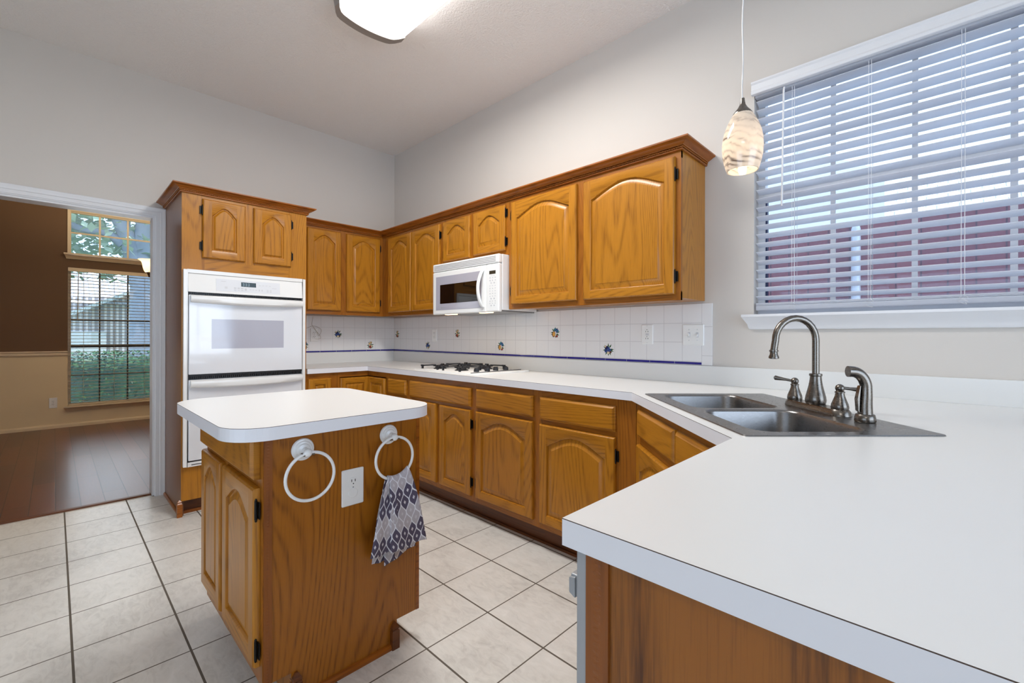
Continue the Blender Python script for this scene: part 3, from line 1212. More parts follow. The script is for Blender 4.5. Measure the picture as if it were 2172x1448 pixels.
# ------------------------------------------------------------------ wall oven
ov = thing('wall_oven', 'white built-in double wall oven in the tall oak cabinet', 'oven', (.001, TY0, 0), PI / 2)
oy = -.6092
OX0, OX1 = .006, .776
mb = MB()
mb.box(.03, tw - .03, -.585, -.03, .34, 1.59)
mb.build('oven_body', M['mw_bottom'], ov)
mb = MB()
mb.box(OX0, OX0 + .022, oy - .026, oy, .325, 1.62)
mb.box(OX1 - .022, OX1, oy - .026, oy, .325, 1.62)
mb.box(OX0 + .022, OX1 - .022, oy - .026, oy, 1.597, 1.62)
mb.box(OX0 + .022, OX1 - .022, oy - .026, oy, .325, .352)
mb.box(OX0 + .022, OX1 - .022, oy - .004, oy, .352, 1.597, 1)
mb.build('trim_frame', [M['enamel'], M['black']], ov, bevel=.004)
cx0, cx1 = .03, .752
mb = MB()
mb.loft([[(cx0, oy - .004, 1.473), (cx1, oy - .004, 1.473), (cx1, oy - .004, 1.597), (cx0, oy - .004, 1.597)],
         [(cx0, oy - .034, 1.473), (cx1, oy - .034, 1.473), (cx1, oy - .02, 1.597), (cx0, oy - .02, 1.597)]], 0, True, True, True)
cpn = mb.build('control_panel', M['enamel'], ov, bevel=.003)


def cface(z):   # y of the sloped control face
    return oy - .034 + (z - 1.473) / .124 * .014


mb = MB()


def plate(mb, xa, xb, za, zb_, off, mi=0):
    mb.add([(xa, cface(za) - off, za), (xb, cface(za) - off, za), (xb, cface(zb_) - off, zb_), (xa, cface(zb_) - off, zb_),
            (xa, cface(za), za), (xb, cface(za), za), (xb, cface(zb_), zb_), (xa, cface(zb_), zb_)],
           [(0, 1, 2, 3), (0, 4, 5, 1), (1, 5, 6, 2), (2, 6, 7, 3), (3, 7, 4, 0)], mi)


plate(mb, .186, .590, 1.490, 1.574, .002)
kp = mb.build('key_plate', M['oven_glass'], cpn)
mb = MB()
plate(mb, .336, .430, 1.530, 1.561, .003)
mb.build('display', M['lcd'], cpn)
mb = MB()
for xa in (.345, .362, .378):
    for (a, b, c, d) in ((0, .010, .018, .0205), (0, .010, .0085, .011), (0, .010, 0, .0025), (.0078, .010, 0, .0205)):
        plate(mb, xa + a, xa + b, 1.535 + c, 1.535 + d, .0034)
plate(mb, .3572, .359, 1.540, 1.542, .0034)
plate(mb, .3572, .359, 1.548, 1.550, .0034)
mb.build('display_digits', M['digit'], cpn)
mb = MB()
for (xa, n, z, w_, hh, dx) in ((.236, 1, 1.518, .016, .004, .03), (.236, 1, 1.510, .016, .004, .03), (.292, 3, 1.512, .014, .009, .021), (.292, 3, 1.500, .014, .005, .021), (.358, 1, 1.503, .012, .016, .02),
                               (.388, 3, 1.510, .010, .004, .019), (.448, 2, 1.505, .006, .012, .018), (.500, 2, 1.502, .012, .006, .02), (.500, 2, 1.514, .012, .004, .02), (.449, 4, 1.545, .012, .003, .022),
                               (.536, 1, 1.530, .03, .003, .02), (.215, 1, 1.556, .03, .003, .02)):
    for i in range(n):
        plate(mb, xa + dx * i, xa + dx * i + w_, z, z + hh, .0028)
mb.build('lettering', M['pale_print'], cpn)
mb = MB()
for i in range(60):
    xa = cx0 + .004 + i * (cx1 - cx0 - .008) / 60
    mb.box(xa, xa + .008, oy - .012, oy - .004, 1.459, 1.471)
mb.box(cx0, cx1, oy - .008, oy - .004, 1.457, 1.459)
mb.build('vent_grille', M['black'], ov)
mb = MB()
for i in range(60):
    xa = cx0 + .004 + i * (cx1 - cx0 - .008) / 60
    mb.box(xa, xa + .008, oy - .014, oy - .004, .899, .9131)
mb.box(cx0, cx1, oy - .018, oy - .004, .913, .926)
mb.build('vent_grille', M['black'], ov)


def oven_door(z0, z1, win):
    mb = MB()
    mb.box(cx0 + .003, cx1 - .003, oy - .034, oy - .004, z0, z1)
    d = mb.build('oven_door', M['oven_glass'], ov, bevel=.005)
    h = MB()
    prof = [(0, 0), (.018, .002), (.03, .012), (.034, .03), (.03, .044), (.012, .05), (0, .05)]
    xa, xb = cx0 + .012, cx1 - .006
    rings = []
    for i in range(13):
        t = i / 12
        bow = .010 * math.sin(PI * t)
        rings.append([(xa + (xb - xa) * t, oy - .034 - o * (1 if 0 < i < 12 else .75) - (bow if o > .01 else 0), z1 - .052 + zz - (bow if zz < .02 else 0)) for o, zz in prof])
    h.loft(rings, 0, True, True, True)
    h.build('handle', M['enamel'], d, smooth=40)
    if win:
        w = MB()
        w.box(.16, .615, oy - .0346, oy - .0335, 1.097, 1.297)
        w.build('oven_window', M['oven_window'], d)
    return d


oven_door(.928, 1.455, True)
oven_door(.362, .893, False)
mb = MB()
mb.box(.05, .3, oy - .028, oy - .026, .334, .338)
mb.build('lower_vent', M['black'], ov)

# ------------------------------------------------------------------ microwave
MX0, MX1, MYF, MZ0, MZ1 = 1.2585, 2.015, -.405, 1.353, 1.7505
mw = thing('microwave', 'white over-the-range microwave hung between oak wall cabinets', 'microwave', (0, 0, 0))
mb = MB()
mb.box(MX0, MX1, MYF + .035, -.012, MZ0 + .014, MZ1)
mb.build('housing', M['enamel'], mw, bevel=.004)
mb = MB()
mb.box(MX0, MX1, MYF, MYF + .0345, MZ1 - .062, MZ1)
fr = mb.build('vent_panel', M['enamel'], mw, bevel=.008)
mb = MB()
for i in range(4):
    z = MZ1 - .05 + i * .0105
    mb.box(MX0 + .02, MX1 - .03, MYF - .0008, MYF + .003, z, z + .0042)
mb.build('louver_slots', M['grey_print'], fr)
XD = 1.888
mb = MB()
mb.box(MX0, XD, MYF, MYF + .0345, MZ0 + .001, MZ1 - .064)
dr = mb.build('microwave_door', M['enamel'], mw, bevel=.008)
mb = MB()
mb.box(1.302, 1.84, MYF - .0012, MYF + .002, 1.388, 1.648)
mb.build('door_glass', M['oven_window'], dr)
mb = MB()
mb.box(1.357, 1.801, MYF - .002, MYF + .001, 1.437, 1.583)
mb.build('microwave_window', M['black_glass'], dr)
mb = MB()
pts = []
for i in range(17):
    t = i / 16
    pts.append((1.853 - .022 * math.sin(PI * t) * 0 + .0, MYF - .002 - .034 * math.sin(PI * t) ** .7, 1.39 + .26 * t))
rings = []
for i, p in enumerate(pts):
    wv = .014 + .004 * abs(2 * i / 16 - 1)
    rings.append([(p[0] + wv * math.cos(a) - .012 * math.sin(PI * i / 16), p[1] + .009 * math.sin(a), p[2]) for a in [2 * PI * j / 10 for j in range(10)]])
mb.loft(rings, 0, True, True, True)
mb.build('handle', M['enamel'], dr, smooth=50)
mb = MB()
mb.box(1.372, 1.384, MYF - .0016, MYF, 1.398, 1.411)
for i in range(5):
    mb.box(1.39 + i * .008, 1.3945 + i * .008, MYF - .0016, MYF, 1.402, 1.4055)
mb.build('emblem', M['grey_print'], dr)
mb = MB()
mb.box(XD + .001, MX1, MYF, MYF + .0345, MZ0 + .001, MZ1 - .064)
cp2 = mb.build('control_panel', M['enamel'], mw, bevel=.008)
mb = MB()
mb.box(1.921, 1.984, MYF - .001, MYF + .002, 1.615, 1.638)
mb.build('display', M['lcd_dark'], cp2)
mb = MB()
for rw, z in enumerate((1.59, 1.572, 1.554, 1.536, 1.518, 1.5, 1.482, 1.464, 1.446, 1.43, 1.414, 1.398)):
    n = 2 if rw in (2, 8, 11) else 3
    for c in range(n):
        x = (1.924 + c * .026) if n == 3 else (1.934 + c * .03)
        wv = .012 if n == 2 else (.008 if rw > 2 else .010)
        mb.box(x, x + wv, MYF - .0008, MYF + .002, z - .004, z + .004 if rw in (0, 1, 2, 8, 11) else z + .001)
mb.box(1.93, 1.978, MYF - .0008, MYF + .002, 1.603, 1.605)
mb.build('keypad', M['pale_print'], cp2)
mb = MB()
mb.box(MX0 + .02, MX1 - .02, MYF + .05, -.02, MZ0 + .004, MZ0 + .0138)
mb.build('grease_filter', M['mw_bottom'], mw)
for xa in (1.40, 1.80):
    mb = MB()
    mb.box(xa, xa + .115, MYF + .012, MYF + .049, MZ0 - .004, MZ0 + .013)
    mb.build('hood_lamp', M['warm_lens'], mw, bevel=.003)
for xa in (1.4575, 1.8575):
    area_light('microwave_hood_light', (xa, MYF + .05, MZ0 - .008), (0, 0, 0), .1, .05, .55, (1, .82, .6))

# ------------------------------------------------------------------ backsplash
bs = thing('tile_backsplash', 'white square tile backsplash with cobalt border and fruit motifs above the counter', 'backsplash', (0, 0, 0))
mb = MB().box(.0085, 3.28, -.0085, -.0005, 1.0285, 1.371)
mb.build('tiles', M['tile_r'], bs, bevel=.0015)
mb = MB().box(.0005, .0085, -1.136, -.0086, 1.0285, 1.371)
mb.build('tiles', M['tile_l'], bs)
mb = MB()
n = 21
for i in range(n):
    b = 3.2235 - i * .1548
    a = max(b - .1525, .0095)
    if b > .02:
        mb.box(a, b, -.0115, -.0087, 1.032, 1.0445)
mb.build('blue_border', M['cobalt'], bs, bevel=.001)
mb = MB()
for i in range(8):
    b = -.0105 - i * .1545
    a = max(b - .152, -1.135)
    if b > -1.13:
        mb.box(.0087, .0115, a, b, 1.032, 1.0445)
mb.build('blue_border', M['cobalt'], bs, bevel=.001)
FM = [M[k] for k in ('fr_blue', 'fr_navy', 'fr_green', 'fr_red', 'fr_gold', 'fr_cream', 'fr_brown', 'fr_teal')]


def motif(kind):
    mb = MB()
    rnd = random.Random(kind * 11 + 3)

    def blob(x, z, rx, rz, mi, d=.0012):
        x, z, rx, rz = x * 1.18, z * 1.18, rx * 1.18, rz * 1.18
        mb.sphere((x, -.0002, z), 1.0, 10, 5, mi, (rx, d, rz))

    def leafs(n, x, z, mi, r0, r1):
        r0, r1 = r0 * 1.18, r1 * 1.18
        for i in range(n):
            a = 2 * PI * i / n + rnd.random() * .5
            px, pz = x + math.cos(a) * r0, z + math.sin(a) * r0
            q = .0055
            mb.add([(px - math.sin(a) * q, -.0006, pz + math.cos(a) * q), (x + math.cos(a) * r1, -.0006, z + math.sin(a) * r1), (px + math.sin(a) * q, -.0006, pz - math.cos(a) * q), (x + math.cos(a) * r0 * .5, -.0006, z + math.sin(a) * r0 * .5)], [(0, 1, 2, 3)], mi)
    if kind == 0:      # gold pear with blue grapes
        leafs(9, .0, .004, 2, .02, .036)
        for i in range(9):
            blob(.008 + rnd.uniform(-.014, .016), .012 + rnd.uniform(-.012, .014), .0068, .0068, 0 if i % 2 else 7, .0018)
        blob(-.012, -.006, .0135, .018, 6, .0016)
        blob(-.0105, -.006, .0115, .016, 4, .0022)
        blob(.012, -.018, .0075, .0075, 3, .002)
        blob(.004, -.022, .005, .005, 6, .002)
    elif kind == 1:    # blue plums with leaves
        leafs(10, .0, .002, 2, .02, .036)
        for i in range(9):
            blob(rnd.uniform(-.018, .012), rnd.uniform(-.012, .018), .0095, .0095, 0 if i % 3 else 1, .0018)
        blob(.0, -.014, .009, .009, 5, .0022)
        blob(.014, -.012, .0068, .0068, 6, .0022)
        blob(-.018, .018, .006, .006, 5, .002)
    else:              # red apples and pale blossom
        leafs(9, .0, .0, 2, .018, .035)
        for i in range(7):
            blob(rnd.uniform(-.012, .012), .008 + rnd.uniform(-.006, .018), .008, .008, (5, 2, 4)[i % 3], .0018)
        blob(-.002, -.014, .012, .012, 3, .0022)
        blob(.010, -.008, .008, .009, 5, .002)
        blob(.004, -.024, .006, .006, 6, .002)
    return mb


for (x, z, k) in ((2.188, 1.209, 0), (2.627, 1.10, 1), (.081, 1.203, 2), (.627, 1.094, 1), (1.075, 1.208, 2), (1.631, 1.103, 0)):
    o = motif(k).build('fruit_motif', FM, bs, smooth=50)
    o.location = (x, -.0087, z)
for (y, z, k) in ((-.61, 1.20, 1), (-.275, 1.092, 2), (-.925, 1.094, 0)):
    o = motif(k).build('fruit_motif', FM, bs, smooth=50)
    o.location = (.0087, y, z)
    o.rotation_euler = (0, 0, PI / 2)


# ------------------------------------------------------------------ outlets and switches (local: plate on the wall, front -y)
def duplex(mb, zc, style=0):
    mb.loft([[(x, -.0055, zc + z) for x, z in rrect(-.017, .017, -.0145, .0145, .010, 4)], [(x, -.0075, zc + z) for x, z in rrect(-.0165, .0165, -.014, .014, .0095, 4)]], 0, True, False, True)
    for sx in (-.0065, .0065):
        mb.box(sx - .0013, sx + .0013, -.0079, -.006, zc + .0, zc + .009, 1)
    mb.sphere((0, -.0072, zc - .0065), .0026, 8, 4, 1, (1, .4, 1))


def outlet(label, loc, rotz, kind='duplex', w=.076, h=.12, blank_lower=False):
    r = thing('outlet' if kind != 'switch' else 'light_switch', label, 'outlet' if kind != 'switch' else 'switch', loc, rotz, 'white wall outlets' if kind != 'switch' else None)
    mb = MB()
    mb.loft([[(x, 0, z) for x, z in rrect(-w / 2, w / 2, -h / 2, h / 2, .004, 3)], [(x, -.003, z) for x, z in rrect(-w / 2, w / 2, -h / 2, h / 2, .004, 3)],
             [(x, -.0055, z) for x, z in rrect(-w / 2 + .003, w / 2 - .003, -h / 2 + .003, h / 2 - .003, .003, 3)]], 0, True, True, True)
    mb.build('cover_plate', M['plastic'], r)
    mb = MB()
    if kind == 'duplex':
        duplex(mb, .0195)
        if blank_lower:
            mb.lathe([(.0165, -.0055), (.0165, -.0072), (.0155, -.0076)], 20, (0, 0, -.0195), 'y')
        else:
            duplex(mb, -.0195)
        mb.sphere((0, -.0058, 0), .0028, 8, 4, 2, (1, .5, 1))
        mb.build('receptacle', [M['plastic'], M['slot'], M['grey_print']], r)
    elif kind == 'gfci':
        mb.box(-.0165, .0165, -.0072, -.0055, -.033, .033, 0)
        for zc in (.021, -.021):
            for sx in (-.007, .006):
                mb.box(sx - .0013, sx + .0013, -.0077, -.007, zc - .008, zc + .0, 1)
            mb.sphere((0, -.0072, zc + .007), .0027, 8, 4, 1, (1, .4, 1))
            mb.box(.004, .0095, -.0077, -.007, zc - .005, zc - .0035, 1)
        mb.box(-.008, .012, -.0085, -.007, .001, .006, 2)
        mb.box(-.008, .012, -.0085, -.007, -.006, -.001, 2)
        for zc in (.05, -.05):
            mb.sphere((0, -.0056, zc), .0025, 8, 4, 2, (1, .5, 1))
        mb.build('receptacle', [M['plastic'], M['slot'], M['pale_print']], r)
    else:
        for sx in (-.023, .023):
            t = MB()
            t.box(sx - .007, sx + .007, -.0062, -.0052, -.014, .014, 1)
            s = 1 if sx < 0 else -1
            t.loft([[(sx - .0045, -.006, -.008), (sx + .0045, -.006, -.008), (sx + .0045, -.006, .008), (sx - .0045, -.006, .008)],
                    [(sx - .0035, -.02, -.005 + s * .007), (sx + .0035, -.02, -.005 + s * .007), (sx + .0035, -.02, .003 + s * .007), (sx - .0035, -.02, .003 + s * .007)]], 0, True, False, True)
            for zc in (.03, -.03):
                t.sphere((sx, -.0056, zc), .0028, 8, 4, 1, (1, .5, 1))
            t.build('toggle', [M['plastic'], M['pale_print']], r)
    return r


outlet('white duplex outlet on the tiles beside the microwave, above the cooktop', (.735, -.0087, 1.192), 0)
outlet('white outlet with two square sockets on the tiles between fruit motif and switches', (2.90, -.0087, 1.20), 0, 'gfci', .074, .118)
outlet('white double toggle switch plate at the window end of the tile backsplash', (3.178, -.0087, 1.197), 0, 'switch', .118, .118)
outlet('white duplex outlet near the oven, with loose thin wires hanging over it', (.0087, -.836, 1.192), PI / 2, 'duplex', .07, .122)
outlet('white outlet with one covered socket on the island end between the towel rings', (2.6852, -1.768, .652), PI / 2, 'duplex', .081, .128, True)
outlet('white duplex outlet low on the cream wall of the far dining room', (DX0 + .0005, -2.516, .326), PI / 2, 'duplex', .074, .13)

# loose wires
mb = MB()
P = [(0.31, -.86, 1.40), (.05, -.862, 1.36), (.022, -.86, 1.30), (.02, -.855, 1.277), (.022, -.835, 1.25), (.024, -.815, 1.215), (.022, -.80, 1.188), (.03, -.795, 1.192), (.025, -.775, 1.235), (.022, -.80, 1.262), (.02, -.85, 1.276), (.02, -.895, 1.258), (.018, -.93, 1.245)]


def smooth_path(P, n=6):
    P = [Vector(p) for p in P]
    out = []
    for i in range(len(P) - 1):
        p0, p1, p2, p3 = P[max(i - 1, 0)], P[i], P[i + 1], P[min(i + 2, len(P) - 1)]
        for k in range(n):
            t = k / n
            out.append(.5 * ((2 * p1) + (p2 - p0) * t + (2 * p0 - 5 * p1 + 4 * p2 - p3) * t * t + (3 * p1 - p0 - 3 * p2 + p3) * t ** 3))
    out.append(P[-1])
    return out


mb.tube(smooth_path(P[1:]), .0012, 6)
mb.tube(smooth_path([(.022, -.85, 1.27), (.024, -.82, 1.225), (.028, -.79, 1.19), (.03, -.785, 1.165), (.024, -.80, 1.155), (.018, -.83, 1.156)]), .0011, 6)
tag(mb.build('loose_cable', M['cable'], None, smooth=60), 'thin tan loose wires hanging from the cabinet beside the oven', 'cable')

# ------------------------------------------------------------------ base cabinets
# left wall, single flat-panel door next to the oven: local x = world y + 1.136
b1 = base_cabinet('narrow oak base cabinet with a plain panel door, between oven and corner', (.001, -1.1365, 0), PI / 2, .248, ((0, .02), (.19, .247)), ((.115, .155), (.84, .886)))
add_door(b1, .012, .195, .13, .845, -.61, 0, None, .045)
# corner cabinet with a folding two-leaf door
b2 = thing('base_cabinet', 'oak corner base cabinet with a folding two-leaf door under the counter bend', 'cabinet', (0, 0, 0), 0, 'oak base cabinets')
mb = MB()
mb.box(.001, .592, -.887, -.871, .115, .886)
mb.box(.913, .929, -.592, -.001, .115, .886)
mb.box(.001, .017, -.871, -.001, .115, .886)
mb.box(.017, .913, -.017, -.001, .115, .886)
mb.box(.017, .592, -.871, -.592, .115, .131)
mb.box(.017, .913, -.592, -.017, .115, .131)
mb.build('carcass', M['oak_v'], b2)
mb = MB()
mb.box(.593, .61, -.887, -.868, .115, .886, 0)
mb.box(.906, .929, -.61, -.593, .115, .886, 0)
mb.box(.593, .61, -.868, -.6101, .845, .886, 1)
mb.box(.593, .906, -.61, -.593, .845, .886, 1)
mb.build('face_frame', [M['frame_v'], M['frame_h']], b2)
add_door(b2, 0, .254, .13, .838, 0, 0, None, .04, loc=(.6102, -.867, .13), rotz=PI / 2)
add_door(b2, .633, .904, .13, .838, -.6102, 0, None, .04)
mb = MB()
mb.box(.54, .553, -.887, -.54, 0, .115)
mb.box(.553, .929, -.553, -.54, 0, .115)
mb.build('toe_kick', M['dark_oak'], b2)
# drawer stack
b3 = base_cabinet('narrow oak drawer stack beside the cooktop cabinet', (.93, -.001, 0), 0, .315, ((0, .03), (.288, .315)), ((.115, .15), (.335, .36), (.53, .56), (.70, .735), (.84, .886)))
for a, b in ((.727, .845), (.553, .703), (.355, .53), (.15, .335)):
    add_drawer(b3, .026, .293, a, b, -.61)
# cooktop base
b4 = base_cabinet('oak base cabinet under the gas cooktop, one wide drawer front over two doors', (1.2455, -.001, 0), 0, .7625, ((0, .03), (.355, .408), (.73, .7625)))
add_drawer(b4, .021, .735, .727, .85, -.61)
add_door(b4, .021, .361, .15, .707, -.61, .06, 'l')
add_door(b4, .402, .738, .15, .705, -.61, .06, 'r')
# drawer + door
b5 = base_cabinet('oak base cabinet with one drawer and a door hinged beside the cooktop cabinet', (2.0085, -.001, 0), 0, .5375, ((0, .035), (.50, .5375)))
add_drawer(b5, .025, .512, .728, .851, -.61)
add_door(b5, .025, .514, .152, .705, -.61, .065, 'l')
b6 = base_cabinet('oak base cabinet with one wide drawer and door, next to the angled sink cabinet', (2.5465, -.001, 0), 0, .6105, ((0, .035), (.495, .6105)))
add_drawer(b6, .025, .506, .726, .851, -.61)
add_door(b6, .025, .508, .15, .70, -.61, .068, 'r')
# angled sink base
b7 = thing('base_cabinet', 'angled oak sink cabinet across the counter corner below the steel sink', 'cabinet', (3.1585, -.6105, 0), -PI / 4, 'oak base cabinets')
L7 = .944
mb = MB()
for a, b in ((0, .065), (.50, .535), (.885, L7)):
    mb.box(a, b, .0, .018, .115, .886, 0)
for a, b in ((.115, .155), (.70, .737), (.855, .886)):
    mb.box(0, L7, .0006, .018, a, b, 1)
mb.build('face_frame', [M['frame_v'], M['frame_h']], b7)
mb = MB()
mb.box(.0, L7, .07, .086, 0, .115)
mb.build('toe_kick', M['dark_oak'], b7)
mb = MB()
mb.box(.03, L7 - .03, .02, .55, .115, .131)
mb.build('carcass', M['oak_v'], b7)
add_drawer(b7, .066, .504, .737, .858, 0)
add_drawer(b7, .522, .893, .737, .858, 0)
add_door(b7, .058, .504, .15, .70, 0, .065, None)
add_door(b7, .522, .893, .15, .70, 0, .065, 'r')
# peninsula: dishwasher and end panel
PXF = 3.827
pc = thing('peninsula_cabinet', 'oak panelled peninsula end under the wide white countertop', 'cabinet', (0, 0, 0))
mb = MB()
mb.box(3.866, 4.70, -1.972, -1.957, 0, .886)
mb.build('end_panel', M['ply'], pc)
mb = MB()
mb.box(3.829, 3.866, -1.976, -1.957, 0, .886)
for i in range(88):
    z = .006 + i * .01
    mb.sphere((3.8475, -1.976, z), .0032, 6, 4, 0, (2.2, .22, 1.1))
mb.build('embossed_trim', M['trim_oak'], pc)
mb = MB()
mb.box(4.685, 4.70, -1.957, -.01, 0, .886)
mb.box(PXF, PXF + .018, -1.352, -1.28, .0, .886)
mb.box(PXF + .018, 4.685, -1.352, -1.336, .0, .886)
mb.build('carcass', M['panel'], pc)
dwr = thing('dishwasher', 'steel dishwasher in the peninsula beside the oak end panel', 'dishwasher', (0, 0, 0))
mb = MB()
mb.box(3.836, 4.42, -1.952, -1.36, .1, .87)
mb.build('tub', M['mw_bottom'], dwr)
mb = MB()
mb.box(3.812, 3.8285, -1.975, -1.356, .1, .883)
dd = mb.build('dishwasher_door', M['dw_steel'], dwr, bevel=.002)
mb = MB()
pts = []
for i in range(13):
    t = i / 12
    pts.append(t)
rings = []
for t in pts:
    o = .037 + .012 * math.sin(PI * t)
    y = -1.945 + .56 * t
    rings.append([(3.812 - o, y, .788), (3.812 - o + .012, y, .782), (3.812 - o + .012, y, .815), (3.812 - o, y, .812)])
mb.loft(rings, 0, True, True, True)
for y in (-1.941, -1.409):
    mb.box(3.776, 3.8125, y, y + .02, .783, .817)
mb.build('handle', M['dw_steel'], dd, bevel=.002)
mb = MB()
mb.box(3.86, 3.875, -1.95, -1.36, 0, .1)
mb.build('kick_plate', M['black'], dwr)

# ------------------------------------------------------------------ countertop
CT, CB = .927, .888
D = .635
outer = [(.002, -1.135), (D, -1.135), (D, -D), (3.1476, -D), (3.8024, -1.29), (3.8024, -1.997), (4.75, -1.997), (4.75, -.002), (.002, -.002)]
SC = Vector((3.71, -.755))
A45 = -PI / 4


def sk(s, t):
    return (SC.x + s * math.cos(A45) - t * math.sin(A45), SC.y + s * math.sin(A45) + t * math.cos(A45))


hole = [sk(-.40, -.232), sk(.40, -.232), sk(.40, .125), sk(-.40, .125)]
ct = thing('countertop', 'long white laminate countertop wrapping the corner, sink and peninsula', 'countertop', (0, 0, 0))
bm = bmesh.new()
for z in (CT, CB):
    es = []
    for loop in (outer, hole):
        vs = [bm.verts.new((x, y, z)) for x, y in loop]
        es += [bm.edges.new((vs[i], vs[(i + 1) % len(vs)])) for i in range(len(vs))]
    bmesh.ops.triangle_fill(bm, use_beauty=True, use_dissolve=False, edges=es)
tv = [(v.co.x, v.co.y, v.co.z) for v in bm.verts]
bm.verts.index_update()
tf = [[v.index for v in f.verts] for f in bm.faces]
bm.free()
mb = MB()
mb.add(tv, tf, 0)
for loop in (outer, hole):
    for i in range(len(loop)):
        a, b = loop[i], loop[(i + 1) % len(loop)]
        zs = [CT, CT - .0014, CB]
        mb.add([(a[0], a[1], zs[0]), (b[0], b[1], zs[0]), (b[0], b[1], zs[1]), (a[0], a[1], zs[1])], [(0, 1, 2, 3)], 2)
        mb.add([(a[0], a[1], zs[1]), (b[0], b[1], zs[1]), (b[0], b[1], zs[2]), (a[0], a[1], zs[2])], [(0, 1, 2, 3)], 1)
mb.build('worktop', [M['laminate'], M['lam_edge'], M['seam']], ct)
mb = MB()
mb.box(.018, 4.75, -.019, -.001, CT, 1.0275, 0)
mb.box(.001, .0185, -1.135, -.001, CT, 1.0275, 0)
mb.build('laminate_upstand', M['laminate'], ct, bevel=.001)

# ------------------------------------------------------------------ cooktop
ck = thing('cooktop', 'white gas cooktop with black grates set in the counter below the microwave', 'cooktop', (1.245, -.575, CT))
KW, KD = .75, .51
mb = MB()
mb.loft([[(x, y, .0003) for x, y in rrect(0, KW, 0, KD, .015, 4)], [(x, y, .007) for x, y in rrect(0, KW, 0, KD, .015, 4)], [(x, y, .010) for x, y in rrect(.006, KW - .006, .006, KD - .006, .012, 4)]], 0, True, True, True)
mb.build('cooktop_plate', M['enamel'], ck, smooth=30)
BX, BY = (.16, .42), (.135, .375)
for bx_ in BX:
    for by in BY:
        mb = MB()
        mb.lathe([(.05, .010), (.05, .014), (.04, .018), (.036, .018), (.036, .024), (.03, .027), (.002, .027)], 20, (bx_, by, 0))
        mb.build('burner', M['iron'], ck, smooth=40)
        mb = MB()
        g = .095
        zt_ = .040
        for sx, sy in ((-1, -1), (1, -1), (1, 1), (-1, 1)):
            mb.box(bx_ + sx * g - .006, bx_ + sx * g + .006, by + sy * g - .006, by + sy * g + .006, .0101, zt_)
        ringp = [(bx_ + .05 * math.cos(q), by + .05 * math.sin(q), zt_ - .008) for q in [2 * PI * i / 20 for i in range(20)]]
        mb.tube(ringp, .004, 6, closed=True)
        for sx, sy in ((-1, -1), (1, -1), (1, 1), (-1, 1)):
            mb.tube([(bx_ + sx * g, by + sy * g, zt_ - .006), (bx_ + sx * .05, by + sy * .05, zt_ - .003), (bx_ + sx * .022, by + sy * .022, zt_ - .002)], .0048, 6)
            mb.box(bx_ + sx * g - .018, bx_ + sx * g + .018, by + sy * g - .004, by + sy * g + .004, zt_ - .012, zt_)
        mb.build('grate', M['iron'], ck)
for i in range(4):
    mb = MB()
    mb.lathe([(.019, .010), (.02, .014), (.017, .032), (.014, .034), (.001, .034)], 16, (.595 + (.012 if i % 2 else 0), .125 + i * .092, 0))
    mb.box(.592, .602, .125 + i * .092 - .017, .125 + i * .092 + .017, .03, .037)
    mb.build('knob', M['iron'], ck, smooth=40)
mb = MB()
mb.box(.665, .672, .012, KD - .012, .0101, .014)
mb.build('black_trim', M['iron'], ck)

# ------------------------------------------------------------------ sink, faucet
sn = thing('sink', 'double-bowl stainless steel sink set diagonally in the counter corner', 'sink', (SC.x, SC.y, CT), A45)
SW, SDh = .425, .27
bm = bmesh.new()
es = []
zr = .0035
b1s = rrect(-.385, -.014, -.215, .112, .06, 6)
b2s = rrect(.014, .385, -.215, .112, .06, 6)
for loop in (rrect(-SW, SW, -SDh, SDh, .012, 3), b1s, b2s):
    vs = [bm.verts.new((x, y, zr)) for x, y in loop]
    es += [bm.edges.new((vs[i], vs[(i + 1) % len(vs)])) for i in range(len(vs))]
bmesh.ops.triangle_fill(bm, use_beauty=True, edges=es)
bm.verts.index_update()
tv = [tuple(v.co) for v in bm.verts]
tf = [[v.index for v in f.verts] for f in bm.faces]
bm.free()
mb = MB()
mb.add(tv, tf)
rim = rrect(-SW, SW, -SDh, SDh, .012, 3)
mb.loft([[(x, y, zr) for x, y in rim], [(x * 1.004, y * 1.006, .0003) for x, y in rim]])
mb.build('sink_deck', M['steel'], sn, smooth=30)


def bowl(x0, x1, y0, y1):
    mb = MB()
    prof = [(0, zr), (.004, .001), (.006, -.006), (.012, -.13), (.02, -.158), (.04, -.172), (.07, -.176)]
    rings = [[(x, y, z) for x, y in rrect(x0 + i, x1 - i, y0 + i, y1 - i, max(.06 - i * .2, .03), 6)] for i, z in prof]
    mb.loft(rings, 0, True, False, True)
    b = mb.build('bowl', M['steel'], sn, smooth=50)
    d = MB()
    cx, cy = (x0 + x1) / 2, (y0 + y1) / 2
    d.lathe([(.045, -.1755), (.043, -.173), (.034, -.1725), (.03, -.1755), (.001, -.1755)], 20, (cx, cy, 0))
    d.build('drain', M['nickel'], b, smooth=40)


